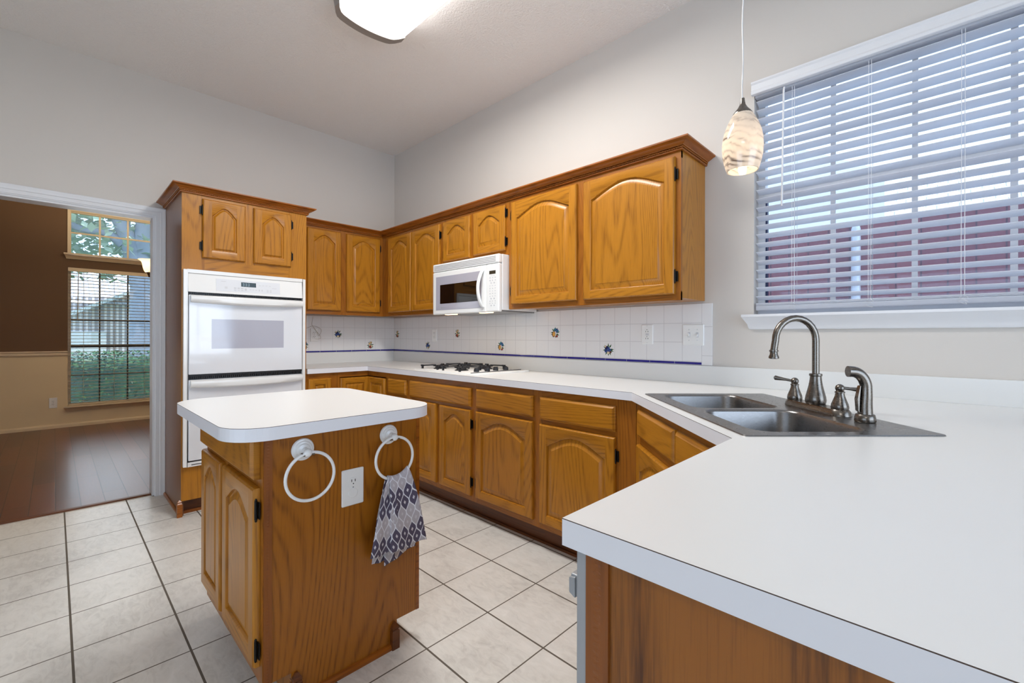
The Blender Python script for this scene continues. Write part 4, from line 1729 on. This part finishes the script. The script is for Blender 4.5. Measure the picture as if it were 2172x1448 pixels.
bowl(-.385, -.014, -.215, .112)
bowl(.014, .385, -.215, .112)
fz = CT + zr + .0005
FX, FY = .02, .20
fa = thing('faucet', 'brushed nickel gooseneck kitchen faucet with two lever handles behind the sink', 'faucet', (*sk(FX, FY), fz), A45)
mb = MB()
pl = [(x, y) for x, y in rrect(-.148, .148, -.032, .032, .0318, 8)]
mb.loft([[(x, y, 0) for x, y in pl], [(x * .985, y * .96, .012) for x, y in pl], [(x * .95, y * .82, .02) for x, y in pl]], 0, True, True, True)
mb.build('base_plate', M['nickel'], fa, smooth=40)
mb = MB()
mb.lathe([(.029, .0195), (.0315, .026), (.0325, .034), (.031, .046), (.026, .066), (.0215, .085), (.0185, .105), (.0175, .118), (.0195, .119), (.0205, .123), (.0195, .127), (.014, .128)], 24)
mb.build('faucet_body', M['nickel'], fa, smooth=40)
mb = MB()
pts = [(0, 0, .125), (0, 0, .18), (0, 0, .245)]
R_ = .072
for i in range(1, 15):
    a = PI * i / 14
    pts.append((0, -R_ + R_ * math.cos(a), .245 + .078 * math.sin(a)))
pts += [(0, -2 * R_ - .004, .22), (0, -2 * R_ - .006, .207)]
mb.tube(pts, .0115, 16)
sp_ = mb.build('spout', M['nickel'], fa, smooth=50)
mb = MB()
mb.lathe([(.011, -.028), (.0165, -.026), (.0165, -.021), (.0125, -.012), (.012, -.004), (.0145, -.002), (.0145, .003), (.012, .004)], 20, (0, -2 * R_ - .006, .207))
mb.build('aerator', M['nickel'], sp_, smooth=40)
for sx, ang, drop in ((-1, 228, .008), (1, 76, -.006)):
    mb = MB()
    bx0 = sx * .115
    mb.lathe([(.024, .0195), (.0255, .026), (.024, .036), (.018, .052), (.014, .064), (.0125, .073), (.0145, .074), (.0145, .077), (.011, .08)], 20, (bx0, 0, 0))
    mb.sphere((bx0, 0, .089), .0135, 16, 10)
    hb = mb.build('handle', M['nickel'], fa, smooth=40)
    lv = MB()
    a = math.radians(ang)
    dx, dy = math.cos(a), math.sin(a)
    lv.tube([(bx0 + dx * .01, dy * .01, .09), (bx0 + dx * .03, dy * .03, .09 + drop * .4), (bx0 + dx * .055, dy * .055, .09 + drop * .8), (bx0 + dx * .066, dy * .066, .09 + drop), (bx0 + dx * .07, dy * .07, .09 + drop)], [.005, .005, .0078, .0092, .004], 12)
    lv.build('lever', M['nickel'], hb, smooth=50)
spy = thing('sink_sprayer', 'brushed nickel side sprayer standing on the sink deck by the faucet', 'sprayer', (*sk(.245, .195), fz), A45)
mb = MB()
mb.lathe([(.026, 0), (.0275, .003), (.0265, .012), (.0245, .022), (.022, .024)], 20)
mb.build('holder', M['nickel'], spy, smooth=40)
mb = MB()
pts = [(0, 0, .022), (0, 0, .05), (.001, .001, .085), (.001, 0, .115), (-.002, -.010, .138), (-.006, -.026, .150), (-.01, -.046, .152)]
pts = smooth_path(pts, 4)
rr_ = [.0195 - .004 * min(1, i / 10) + .0015 * max(0, (i - 16) / 8) for i in range(len(pts))]
mb.tube(pts, rr_, 16)
mb.build('spray_head', M['nickel'], spy, smooth=50)
mb = MB()
mb.loft([[(-.008, -.019, .03), (.006, -.022, .03), (.006, -.026, .034), (-.008, -.024, .034)], [(-.008, -.019, .075), (.006, -.021, .075), (.006, -.028, .07), (-.008, -.027, .07)], [(-.007, -.016, .11), (.005, -.017, .11), (.005, -.019, .108), (-.007, -.019, .108)]], 0, True, True, True)
mb.build('trigger', M['nickel'], spy, smooth=40)

# ------------------------------------------------------------------ island
IX0, IX1, IY0, IY1 = 1.97, 2.685, -2.058, -1.503
isl = thing('island_cabinet', 'small freestanding oak kitchen island cabinet with veneered end panel', 'cabinet', (0, 0, 0))


def notched(x0, x1, xm=None):
    return [(IY0, .1), (IY0 + .085, .1), (IY0 + .085, 0), (IY1 - .085, 0), (IY1 - .085, .1), (IY1, .1), (IY1, .887), (IY0, .887)]


mb = MB()
nt = notched(0, 0)
mb.loft([[(IX1 - .016, y, z) for y, z in nt], [(IX1, y, z) for y, z in nt]], 0, True, True, True)
mb.build('end_panel', M['panel'], isl)
mb = MB()
mb.loft([[(IX0, y, z) for y, z in nt], [(IX0 + .016, y, z) for y, z in nt]], 0, True, True, True)
mb.box(IX0 + .016, IX1 - .016, IY1 - .016, IY1, .1, .887)
mb.box(IX0 + .016, IX1 - .016, IY0 + .018, IY1 - .016, .1, .116)
mb.box(IX0 + .016, IX1 - .016, IY0 + .085, IY0 + .1, 0, .1)
mb.box(IX0 + .016, IX1 - .016, IY1 - .1, IY1 - .085, 0, .1)
mb.build('carcass', M['panel'], isl)
fr_ = bpy.data.objects.new('x', None)
bpy.data.objects.remove(fr_)
mb = MB()
for a, b in ((IX0 + .016, IX0 + .06), (2.235, 2.30), (IX1 - .055, IX1 - .016)):
    mb.box(a, b, IY0, IY0 + .018, .1, .887, 0)
for a, b in ((.1, .165), (.70, .745), (.85, .887)):
    mb.box(IX0 + .016, IX1 - .016, IY0 + .0006, IY0 + .018, a, b, 1)
mb.build('face_frame', [M['frame_v'], M['frame_h']], isl)
IYD = IY0 - .0005
add_drawer(isl, IX0 - .006, 2.66, .738, .866, IYD, th=.026)
add_door(isl, IX0 - .008, 2.255, .155, .712, IYD, .06, None, .048)
add_door(isl, 2.292, 2.662, .155, .712, IYD, .06, 'r', .048, hz=(.055, .49))
mb = MB()
mb.box(IX1, IX1 + .004, IY0 + .002, IY0 + .026, .1, .886)
for i in range(76):
    z = .108 + i * .0102
    mb.sphere((IX1 + .004, IY0 + .014, z), .0036, 6, 4, 0, (.2, 1.5, 1.1))
mb.build('embossed_trim', M['trim_oak'], isl)
mb = MB()
mb.box(IX1 - .016, IX1 + .0015, IY1, IY1 + .014, .1, .886)
mb.build('edge_strip', M['crown'], isl)
mb = MB()
pts = [(0, 0), (.013, 0), (.013, .010), (.008, .018), (0, .02)]
mb.loft([[(IX1 + o, IY0 + .10, z) for o, z in pts], [(IX1 + o, IY1 - .098, z) for o, z in pts]], 0, True, True, True)
mb.build('base_trim', M['crown'], isl)
for yy in (IY0 + .085, IY1 - .085):
    mb = MB()
    q = .014
    cy = yy + (q if yy < -1.8 else -q)
    c = IX1 + .004
    ring = lambda h, z: [(c - h, cy - h, z), (c + h, cy - h, z), (c + h, cy + h, z), (c - h, cy + h, z)]
    mb.loft([ring(.015, 0), ring(.015, .068), ring(.011, .072), ring(.015, .077), ring(.013, .084), ring(.004, .098)], 0, True, True, True)
    mb.build('corner_post', M['dark_oak'], isl)
it = thing('island_countertop', 'white laminate island countertop with rounded corners on the oak island', 'countertop', (0, 0, 0))
top = rrect(1.985, 2.815, -2.18, -1.487, .115, 12)
mb = MB()
mb.loft([[(x, y, .888) for x, y in top], [(x, y, .9256) for x, y in top]], 1, True, True, False)
mb.loft([[(x, y, .9256) for x, y in top], [(x, y, .927) for x, y in top]], 2)
mb.loft([[(x, y, .927) for x, y in top]], 0, True, False, True)
mb.build('worktop', [M['laminate'], M['lam_edge'], M['seam']], it)


# towel rings (on the island end, front is +x)
def towel_ring(label, y, tilt):
    r = thing('towel_ring', label, 'towel ring', (IX1 + .0008, y, .816), 0, 'towel rings on the island end')
    mb = MB()
    mb.lathe([(.036, 0), (.0365, .003), (.034, .007), (.029, .008), (.027, .011), (.021, .012), (.019, .016), (.010, .019), (.0085, .03), (.0085, .036)], 28, (0, 0, 0), 'x')
    mb.build('wall_mount', M['enamel'], r, smooth=35)
    mb = MB()
    mb.sphere((.044, 0, -.004), .0135, 16, 10)
    mb.lathe([(.0065, -.02), (.0065, .02)], 12, (.044, 0, -.008), 'y', 1)
    mb.build('post_knob', [M['enamel'], M['nickel']], r, smooth=40)
    mb = MB()
    R0 = .0765
    pts = [(.046, R0 * math.sin(a) + tilt * .008, -.08 + R0 * math.cos(a)) for a in [2 * PI * i / 48 for i in range(48)]]
    mb.tube(pts, .0052, 10, closed=True)
    mb.build('ring', M['enamel'], r, smooth=60)
    return r


towel_ring('white towel ring on the island end, hanging empty', -1.940, 1)
towel_ring('white towel ring on the island end, holding the patterned towel', -1.627, 0)


# the towel: two folded strips of cloth, each running up behind the ring, over it and down in front
def towel():
    mb = MB()
    uv = []
    TX = IX1 + .0008 + .046
    yc, zc, R0 = -1.627, .816 - .08, .0765

    def strip(yl_t, yr_t, back, front, rad, amp, ph, u0, v0):
        NU = 22
        rows = []

        def row(t, side, ang):
            yl_b, yr_b, zl_b, zr_b = back if side < 0 else front
            out = []
            for i in range(NU + 1):
                q = i / NU
                yl = yl_t + (yl_b - yl_t) * t ** .8
                yr = yr_t + (yr_b - yr_t) * t ** .8
                y = yl + (yr - yl) * q
                yt = yl_t + (yr_t - yl_t) * q
                ztube = zc - math.sqrt(R0 ** 2 - min(abs(yt - yc), .07) ** 2)
                if ang is not None:
                    out.append((TX - math.cos(ang) * rad, y, ztube + math.sin(ang) * rad))
                    dist = (ang - PI / 2) / PI * 2 * rad
                else:
                    zb_ = zl_b + (zr_b - zl_b) * q + .004 * math.sin(9 * q + ph)
                    z = ztube + (zb_ - ztube) * t
                    x = TX + side * rad + side * (.004 + amp) * min(1, t * 2) + amp * t ** .7 * math.sin(q * 2 * PI * 1.15 + ph) + .002 * math.sin(t * 7 + q * 5 + ph) * min(1, t * 4)
                    out.append((x, y, z))
                    dist = side * (rad * 1.5 + (ztube - zb_) * t)
                wid = abs((front if side > 0 else back)[1] - (front if side > 0 else back)[0])
                uv.append((u0 + wid * (q - .5) * (.55 + .45 * t) * 1.15, v0 - dist))
            rows.append(out)
        NB, NA, NF = 22, 8, 30
        for j in range(NB):
            row(1 - j / NB, -1, None)
        for j in range(NA + 1):
            row(0, 1 if j > NA / 2 else -1, PI * j / NA)
        for j in range(1, NF + 1):
            row(j / NF, 1, None)
        mb.loft(rows, 0, False)
    strip(-1.660, -1.630, (-1.712, -1.618, .365, .352), (-1.737, -1.625, .405, .400), .0075, .006, .9, .05, .012)
    strip(-1.655, -1.571, (-1.660, -1.525, .338, .370), (-1.656, -1.500, .397, .400), .0105, .0045, .3, .215, .0)
    return mb, uv


mb, uv = towel()
# build by hand so that the uv order survives
me = bpy.data.meshes.new('hand_towel')
me.from_pydata([tuple(p) for p in mb.v], [], mb.f)
ul = me.uv_layers.new(name='uv')
for li, lp in enumerate(me.loops):
    ul.data[li].uv = uv[lp.vertex_index]
for p in me.polygons:
    p.use_smooth = True
me.materials.append(M['towel'])
tw_o = bpy.data.objects.new('hand_towel', me)
COL.objects.link(tw_o)
sm = tw_o.modifiers.new('cloth', 'SOLIDIFY')
sm.thickness = .0018
tag(tw_o, 'grey and purple diamond-print hand towel hanging from the towel ring', 'towel')

# ------------------------------------------------------------------ kitchen blind
kb = thing('window_blind', 'white horizontal slat blind in the window above the sink', 'blind', (0, 0, 0))
mb = MB()
pr = [(-.03, 2.417), (-.034, 2.419), (-.036, 2.43), (-.03, 2.44), (-.03, 2.466), (-.036, 2.474), (-.036, 2.481), (-.012, 2.481), (-.012, 2.417)]
mb.loft([[(3.479, y, z) for y, z in pr], [(4.706, y, z) for y, z in pr]], 0, True, True, True)
mb.build('valance', M['trim'], kb)
mb = MB()
mb.box(WIN[0] + .006, WIN[1] - .006, -.008, .058, 2.408, 2.455)
mb.build('headrail', M['slat'], kb)
SX0, SX1 = WIN[0] + .010, WIN[1] - .010


def slats(x0, x1, yc, zs, w, tilt, axis='y', th=.0026, crown_=.003):
    mb = MB()
    for z in zs:
        pts = []
        n = 4
        for i in range(n + 1):
            t = i / n - .5
            pts.append((t * w, crown_ * (1 - 4 * t * t)))
        loop = pts + [(a, b - th) for a, b in reversed(pts)]
        ca_, sa_ = math.cos(tilt), math.sin(tilt)
        ring = [(a * ca_ - b * sa_, a * sa_ + b * ca_) for a, b in loop]
        if axis == 'y':
            mb.loft([[(x0, yc + a, z + b) for a, b in ring], [(x1, yc + a, z + b) for a, b in ring]], 0, True, True, True)
        else:
            mb.loft([[(yc + a, x0, z + b) for a, b in ring], [(yc + a, x1, z + b) for a, b in ring]], 0, True, True, True)
    return mb


zs = [2.383 - i * .0453 for i in range(23)]
slats(SX0, SX1, .024, zs, .05, math.radians(-18)).build('slats', M['slat'], kb, smooth=40)
mb = MB()
mb.loft([[(SX0, y, z) for y, z in rrect(.0, .05, 1.322, 1.346, .006, 4)], [(SX1, y, z) for y, z in rrect(.0, .05, 1.322, 1.346, .006, 4)]], 0, True, True, True)
for i in range(3):
    mb.box(SX0, SX1, .001, .049, 1.3475 + i * .0042, 1.3505 + i * .0042)
mb.build('bottom_rail', M['slat'], kb, smooth=40)
for xc in (3.66, 3.953, 4.243, 4.535):
    mb = MB()
    for dx in (-.005, .005):
        mb.tube([(xc + dx, -.003, 2.41), (xc + dx, -.003, 1.35)], .0009, 5)
        mb.tube([(xc + dx, .052, 2.41), (xc + dx, .052, 1.35)], .0009, 5)
    lp = [(xc + .014 * math.sin(k * 1.9), -.006 - .003 * (k % 2), 1.352 - .004 * k + .006 * math.cos(k * 2.3)) for k in range(9)]
    mb.tube(smooth_path(lp, 5), .0008, 5)
    mb.build('ladder_cord', M['trim'], kb)
mb = MB()
mb.tube([(3.624, -.018, 2.41), (3.6225, -.019, 2.395), (3.615, -.019, 1.83)], .0045, 8)
mb.build('tilt_wand', M['trim'], kb, smooth=50)

# dining blind
db = thing('window_blind', 'tan slat blind in the dining room window beyond the doorway', 'blind', (0, 0, 0))
mb = MB()
mb.box(DX0 - .012, DX0 + .012, DW_Y0 + .002, DW_Y1 - .002, 2.008, 2.054)
mb.build('valance', M['cream_trim'], db)
zs = [1.985 - i * .0425 for i in range(40)]
slats(DW_Y0 + .006, DW_Y1 - .006, DX0 - .02, zs, .046, math.radians(3), 'x').build('slats', M['slat_tan'], db, smooth=40)
mb = MB()
mb.box(DX0 - .042, DX0 + .002, DW_Y0 + .006, DW_Y1 - .006, .278, .298)
mb.build('bottom_rail', M['slat_tan'], db)
for yc in (-2.24, -1.94, -1.62):
    mb = MB()
    for xo in (.004, -.044):
        mb.tube([(DX0 + xo, yc, 2.01), (DX0 + xo, yc, .29)], .0012, 5)
    mb.build('ladder_cord', M['slat_tan'], db)
mb = MB()
mb.tube([(DX0 + .014, -2.29, 2.01), (DX0 + .014, -2.297, 1.38)], .004, 8)
mb.build('tilt_wand', M['slat_tan'], db)

# ------------------------------------------------------------------ lamps
PXY = (3.672, -.79)
pn = thing('pendant_lamp', 'pendant lamp with swirled marble glass shade hanging over the sink', 'lamp', (PXY[0], PXY[1], HC))
zo = -HC
mb = MB()
mb.tube([(.002 * math.sin(i * 1.3), .002 * math.cos(i * 1.7), -.0 + (2.04 - HC) * i / 24) for i in range(25)], .0022, 8)
mb.build('cord', M['cord_clear'], pn)
mb = MB()
mb.lathe([(.06, -.001), (.06, -.02), (.045, -.028), (.008, -.03)], 24)
mb.build('canopy', M['nickel'], pn, smooth=40)
mb = MB()
mb.lathe([(.0065, 2.041 + zo), (.0075, 2.03 + zo), (.010, 2.018 + zo), (.017, 2.005 + zo), (.027, 1.993 + zo), (.0325, 1.985 + zo), (.0325, 1.982 + zo), (.01, 1.98 + zo)], 24)
mb.build('socket_cap', M['nickel'], pn, smooth=40)
mb = MB()
outp = [(.031, 1.985), (.041, 1.968), (.052, 1.945), (.061, 1.918), (.066, 1.89), (.067, 1.865), (.0655, 1.84), (.061, 1.815), (.0545, 1.792), (.0515, 1.782)]
prf = [(r, z + zo) for r, z in outp] + [(r - .0035, z + zo) for r, z in reversed(outp)]
mb.lathe(prf, 36, cap=False)
mb.build('glass_shade', M['marble'], pn, smooth=60)
mb = MB()
mb.sphere((0, 0, 1.90 + zo), .022, 14, 10, 0, (1, 1, 1.25))
mb.build('bulb', M['bulb'], pn, smooth=60)
point_light('pendant_light', (PXY[0], PXY[1], 1.86), .45, (1, .87, .72), .02)

cl = thing('ceiling_light', 'long white flush ceiling light with a brushed metal end band', 'ceiling light', (0, 0, 0))


def bowed(inset, x0=1.80, x1=2.93, y0=-1.44, y1=-1.036, r=.05, bow=.045):
    """plan of the lens: straight long sides, bowed ends, rounded corners"""
    base = rrect(x0 + inset, x1 - inset, y0 + inset, y1 - inset, r, 6)
    dens = []
    for i, p in enumerate(base):
        q = base[(i + 1) % len(base)]
        n = 8 if abs(p[1] - q[1]) > .15 else 1
        for kk in range(n):
            dens.append((p[0] + (q[0] - p[0]) * kk / n, p[1] + (q[1] - p[1]) * kk / n))
    out = []
    yc, hw = (y0 + y1) / 2, (y1 - y0) / 2
    for x, y in dens:
        f = bow * (1 - ((y - yc) / hw) ** 2)
        e = max(0, 1 - min(x - x0, x1 - x) / .12)
        out.append((x + (f if x > (x0 + x1) / 2 else -f) * e, y))
    return out


mb = MB()
mb.loft([[(x, y, HC - .001) for x, y in bowed(.02)], [(x, y, HC - .06) for x, y in bowed(.02)]], 0, True, True, True)
mb.build('housing', M['trim'], cl, smooth=40)
mb = MB()
mb.loft([[(x, y, z) for x, y in bowed(i)] for i, z in ((.004, HC - .061), (.0, HC - .09), (.006, HC - .102), (.03, HC - .110), (.07, HC - .113))], 0, True, False, True)
mb.build('diffuser', M['diffuser'], cl, smooth=50)
for xe, sg in ((1.80, -1), (2.93, 1)):
    mb = MB()
    yc, hw = (-1.44 - 1.036) / 2, .202
    n = 20
    lo, hi, inn = [], [], []
    for i in range(n + 1):
        t = 2 * i / n - 1
        rnd = .055 * max(0, abs(t) - .72) ** 2 / .0784
        f = .045 * (1 - t * t)
        lo.append((xe + sg * (f - rnd + .052), yc + t * (hw + .004)))
        hi.append((xe + sg * (f - rnd + .070), yc + t * (hw + .010)))
        inn.append((xe + sg * (f - rnd + .004), yc + t * (hw + .001)))
    rings = []
    for i in range(n + 1):
        rings.append([(lo[i][0], lo[i][1], HC - .106), (hi[i][0], hi[i][1], HC - .02), (hi[i][0], hi[i][1], HC - .001), (inn[i][0], inn[i][1], HC - .001), (inn[i][0], inn[i][1], HC - .104)])
    mb.loft(rings, 0, True, True, True)
    mb.build('end_band', M['satin'], cl, smooth=40)
c2 = thing('ceiling_light', 'long white fill light added on the ceiling over the breakfast area behind the viewer', 'ceiling light', (2.54, -3.06, 0))  # unseen fixture added for fill light
mb = MB()
mb.loft([[(x, y, z) for x, y in bowed(i)] for i, z in ((.0, HC - .001), (.002, HC - .085), (.012, HC - .108), (.07, HC - .113))], 0, True, True, True)
mb.build('diffuser', M['diffuser'], c2, smooth=50)

# dining chandelier: centre hidden behind the door casing
ch = thing('chandelier', 'bronze chandelier with frosted bell shades seen past the doorway casing', 'chandelier', (-1.62, -1.50, HC))
CHZ = 1.72 - HC
mb = MB()
mb.lathe([(.06, -.001), (.06, -.02), (.012, -.04)], 20)
mb.tube([(0, 0, -.03), (0, 0, CHZ + .15)], .007, 10)
mb.lathe([(.007, CHZ + .2), (.03, CHZ + .14), (.022, CHZ + .08), (.035, CHZ + .02), (.02, CHZ - .06), (.004, CHZ - .09)], 20)
mb.build('stem', M['bronze'], ch, smooth=40)
for i in range(5):
    a = -PI / 2 - .02 + 2 * PI * i / 5
    ca_, sa_ = math.cos(a), math.sin(a)
    mb = MB()
    q = [(.03, CHZ + .02), (.10, CHZ - .03), (.2, CHZ - .02), (.27, CHZ + .03), (.315, CHZ + .055), (.335, CHZ + .06)]
    mb.tube(smooth_path([(r * ca_, r * sa_, z) for r, z in q], 5), .006, 8)
    mb.lathe([(.006, .055), (.009, .07), (.02, .098), (.026, .112)], 16, (.335 * ca_, .335 * sa_, CHZ))
    arm = mb.build('arm', M['bronze'], ch, smooth=40)
    mb = MB()
    pf = [(.034, .105), (.044, .125), (.052, .155), (.056, .185), (.063, .21), (.08, .226), (.092, .232)]
    mb.lathe(pf + [(r - .003, z) for r, z in reversed(pf)], 24, (.335 * ca_, .335 * sa_, CHZ), cap=False)
    mb.build('shade', M['shade_glow'], arm, smooth=60)
for i in range(5):
    a = -PI / 2 - .02 + 2 * PI * i / 5
    point_light('chandelier_bulb_light', (-1.62 + .335 * math.cos(a), -1.5 + .335 * math.sin(a), 1.72 + .2), 54, (1, .86, .66), .025)

# ------------------------------------------------------------------ outdoors
struct('ground', MB().box(-40, -4.1, -25, 30, -.35, -.25).box(-4.1, 30, .2, 40, -.35, -.25), M['grass'])
struct('path', MB().box(-3, 10, .2, 1.85, -.25, -.2), M['bounce_slab'])  # unseen pale slab added to bounce light up under the slats
fn = thing('fence', 'red-brown board fence outside the window above the sink', 'fence', (0, 1.9, 0))
mb = MB().box(-2.5, 9.5, 0, .022, -.25, 2.075)
mb.build('board_panel', M['fence'], fn)
for xp in (1.35, 3.685, 6.0):
    mb = MB()
    mb.lathe([(.03, -.25), (.03, 2.03), (.024, 2.05), (.001, 2.055)], 14, (xp, -.045, 0))
    mb.build('fence_post', M['post_metal'], fn, smooth=40)
nh = thing('house', 'pale neighbouring house with light shingled roof seen above the board fence', 'house', (0, 0, 0))
mb = MB()
mb.box(-3.0, 9.0, 8.0, 12.0, -.25, 2.7)
mb.build('house_wall', M['siding'], nh)
mb = MB()
mb.loft([[(-3.4, 7.6, 2.62), (4.6, 7.6, 2.62), (9.5, 7.6, 2.62)], [(-3.4, 10.2, 4.55), (4.6, 10.2, 4.55), (9.5, 10.2, 4.1)]], 0, False)
mb.loft([[(-3.4, 7.6, 2.5), (4.6, 7.6, 2.5), (9.5, 7.6, 2.5)], [(-3.4, 10.2, 4.43), (4.6, 10.2, 4.43), (9.5, 10.2, 3.98)]], 0, False)
mb.loft([[(-3.4, 7.6, 2.5), (9.5, 7.6, 2.5)], [(-3.4, 7.6, 2.62), (9.5, 7.6, 2.62)]], 0, False)
mb.build('roof', M['shingle'], nh)
mb = MB()
mb.loft([[(.6, 8.3, 3.0), (3.35, 8.3, 3.0), (3.35, 8.3, 4.3), (2.0, 8.3, 5.1), (.6, 8.3, 4.3)], [(.6, 9.6, 3.0), (3.35, 9.6, 3.0), (3.35, 9.6, 4.3), (2.0, 9.6, 5.1), (.6, 9.6, 4.3)]], 0, True, True, True)
mb.build('dormer', M['grey_siding'], nh)

# beyond the dining window
rng = random.Random(5)


def leaf_cloud(n, fn_pos, size, flat_=.4):
    mb = MB()
    for i in range(n):
        p = fn_pos()
        s = size * rng.uniform(.6, 1.3)
        a = rng.uniform(0, 2 * PI)
        t = rng.uniform(-.9, .9)
        u = Vector((math.cos(a) * math.cos(t), math.sin(a) * math.cos(t), math.sin(t))) * s
        w = Vector((-math.sin(a), math.cos(a), rng.uniform(-.5, .5))).normalized() * s * flat_
        p = Vector(p)
        mb.add([p - u, p + w, p + u, p - w], [(0, 1, 2, 3)])
    return mb


hd = thing('hedge', 'clipped green leafy hedge outside the dining room window', 'hedge', (-5.6, -2.0, -.25))
mb = MB()
rings = []
for i in range(9):
    y = -3 + i * .75
    rings.append([(-.32 + rng.uniform(-.03, .03), y, 0), (.32 + rng.uniform(-.03, .03), y, 0), (.34 + rng.uniform(-.04, .04), y, .9), (.2, y, 1.08 + rng.uniform(-.04, .04)), (-.2, y, 1.08 + rng.uniform(-.04, .04)), (-.34, y, .9)])
mb.loft(rings, 0, True, True, True)
mb.build('hedge_core', M['leaf'], hd)


def hp():
    y = rng.uniform(-1.6, 2.2)
    if rng.random() < .7:
        return (.36 + rng.uniform(-.05, .05), y, rng.uniform(.0, 1.08))
    return (rng.uniform(-.2, .36), y, 1.1 + rng.uniform(-.06, .08))


o = leaf_cloud(5200, hp, .035, .5).build('leaves', M['leaf'], hd)
o['kind'] = 'stuff'
tr = thing('tree', 'broad leafy tree in haze-paled colours outside the dining room window', 'tree', (-8.0, -1.23, -.25))
mb = MB()
mb.tube(smooth_path([(0, 0, 0), (0, .0, 1.5), (0, .0, 2.7), (0, .02, 3.3), (.1, .15, 4.6), (.2, .4, 6.2)], 5), [.21 - .003 * i for i in range(26)], 14)
mb.tube(smooth_path([(0, -.03, 2.5), (0, -.16, 3.2), (0, -.38, 3.9), (0, -.8, 5.0), (.1, -1.2, 6.2)], 5), [.17 - .004 * i for i in range(21)], 12)
mb.tube(smooth_path([(0, -.3, 3.3), (0, -.55, 3.5), (0, -1.0, 3.55), (0, -1.5, 4.0)], 5), [.09 - .003 * i for i in range(16)], 10)
mb.build('trunk', M['bark'], tr, smooth=60)


def tp():
    while True:
        p = Vector((rng.uniform(-1, 1), rng.uniform(-1, 1), rng.uniform(-1, 1)))
        if p.length < 1:
            return (p.x * 1.9 - .9, p.y * 3.2 - .6, 4.6 + p.z * 2.0)


o = leaf_cloud(9000, tp, .11, .6).build('leaves', M['leaf_pale'], tr)
o['kind'] = 'stuff'
h2 = thing('house', 'pale gabled brick house across the lawn beyond the dining window', 'house', (-16.0, -.9, 0))
mb = MB()
mb.loft([[(0, -5, -.25), (0, 4.0, -.25), (0, 4.0, 2.1), (0, .7, 2.55), (0, -5, 2.1)], [(-4, -5, -.25), (-4, 4.0, -.25), (-4, 4.0, 2.1), (-4, .7, 2.55), (-4, -5, 2.1)]], 0, True, True, True)
mb.build('house_wall', M['brick'], h2)
mb = MB()
mb.loft([[(.5, -2.0, 1.5), (.5, .3, 2.75), (.5, 2.8, 1.5)], [(-4, -2.0, 1.5), (-4, .3, 2.75), (-4, 2.8, 1.5)]], 0, False)
mb.loft([[(.45, -2.0, 1.38), (.45, .3, 2.62), (.45, 2.8, 1.38)], [(.5, -2.0, 1.5), (.5, .3, 2.75), (.5, 2.8, 1.5)]], 0, False)
mb.loft([[(.2, -6, 2.2), (.2, 5, 2.2)], [(-3.5, -6, 4.0), (-3.5, 1.5, 4.0)]], 0, False)
mb.build('roof', M['shingle'], h2)
mb = MB()
for y in (-.9, .9):
    mb.box(.05, .12, y - .5, y + .5, -.1, 1.3)
mb.build('garage_door', M['siding'], h2)
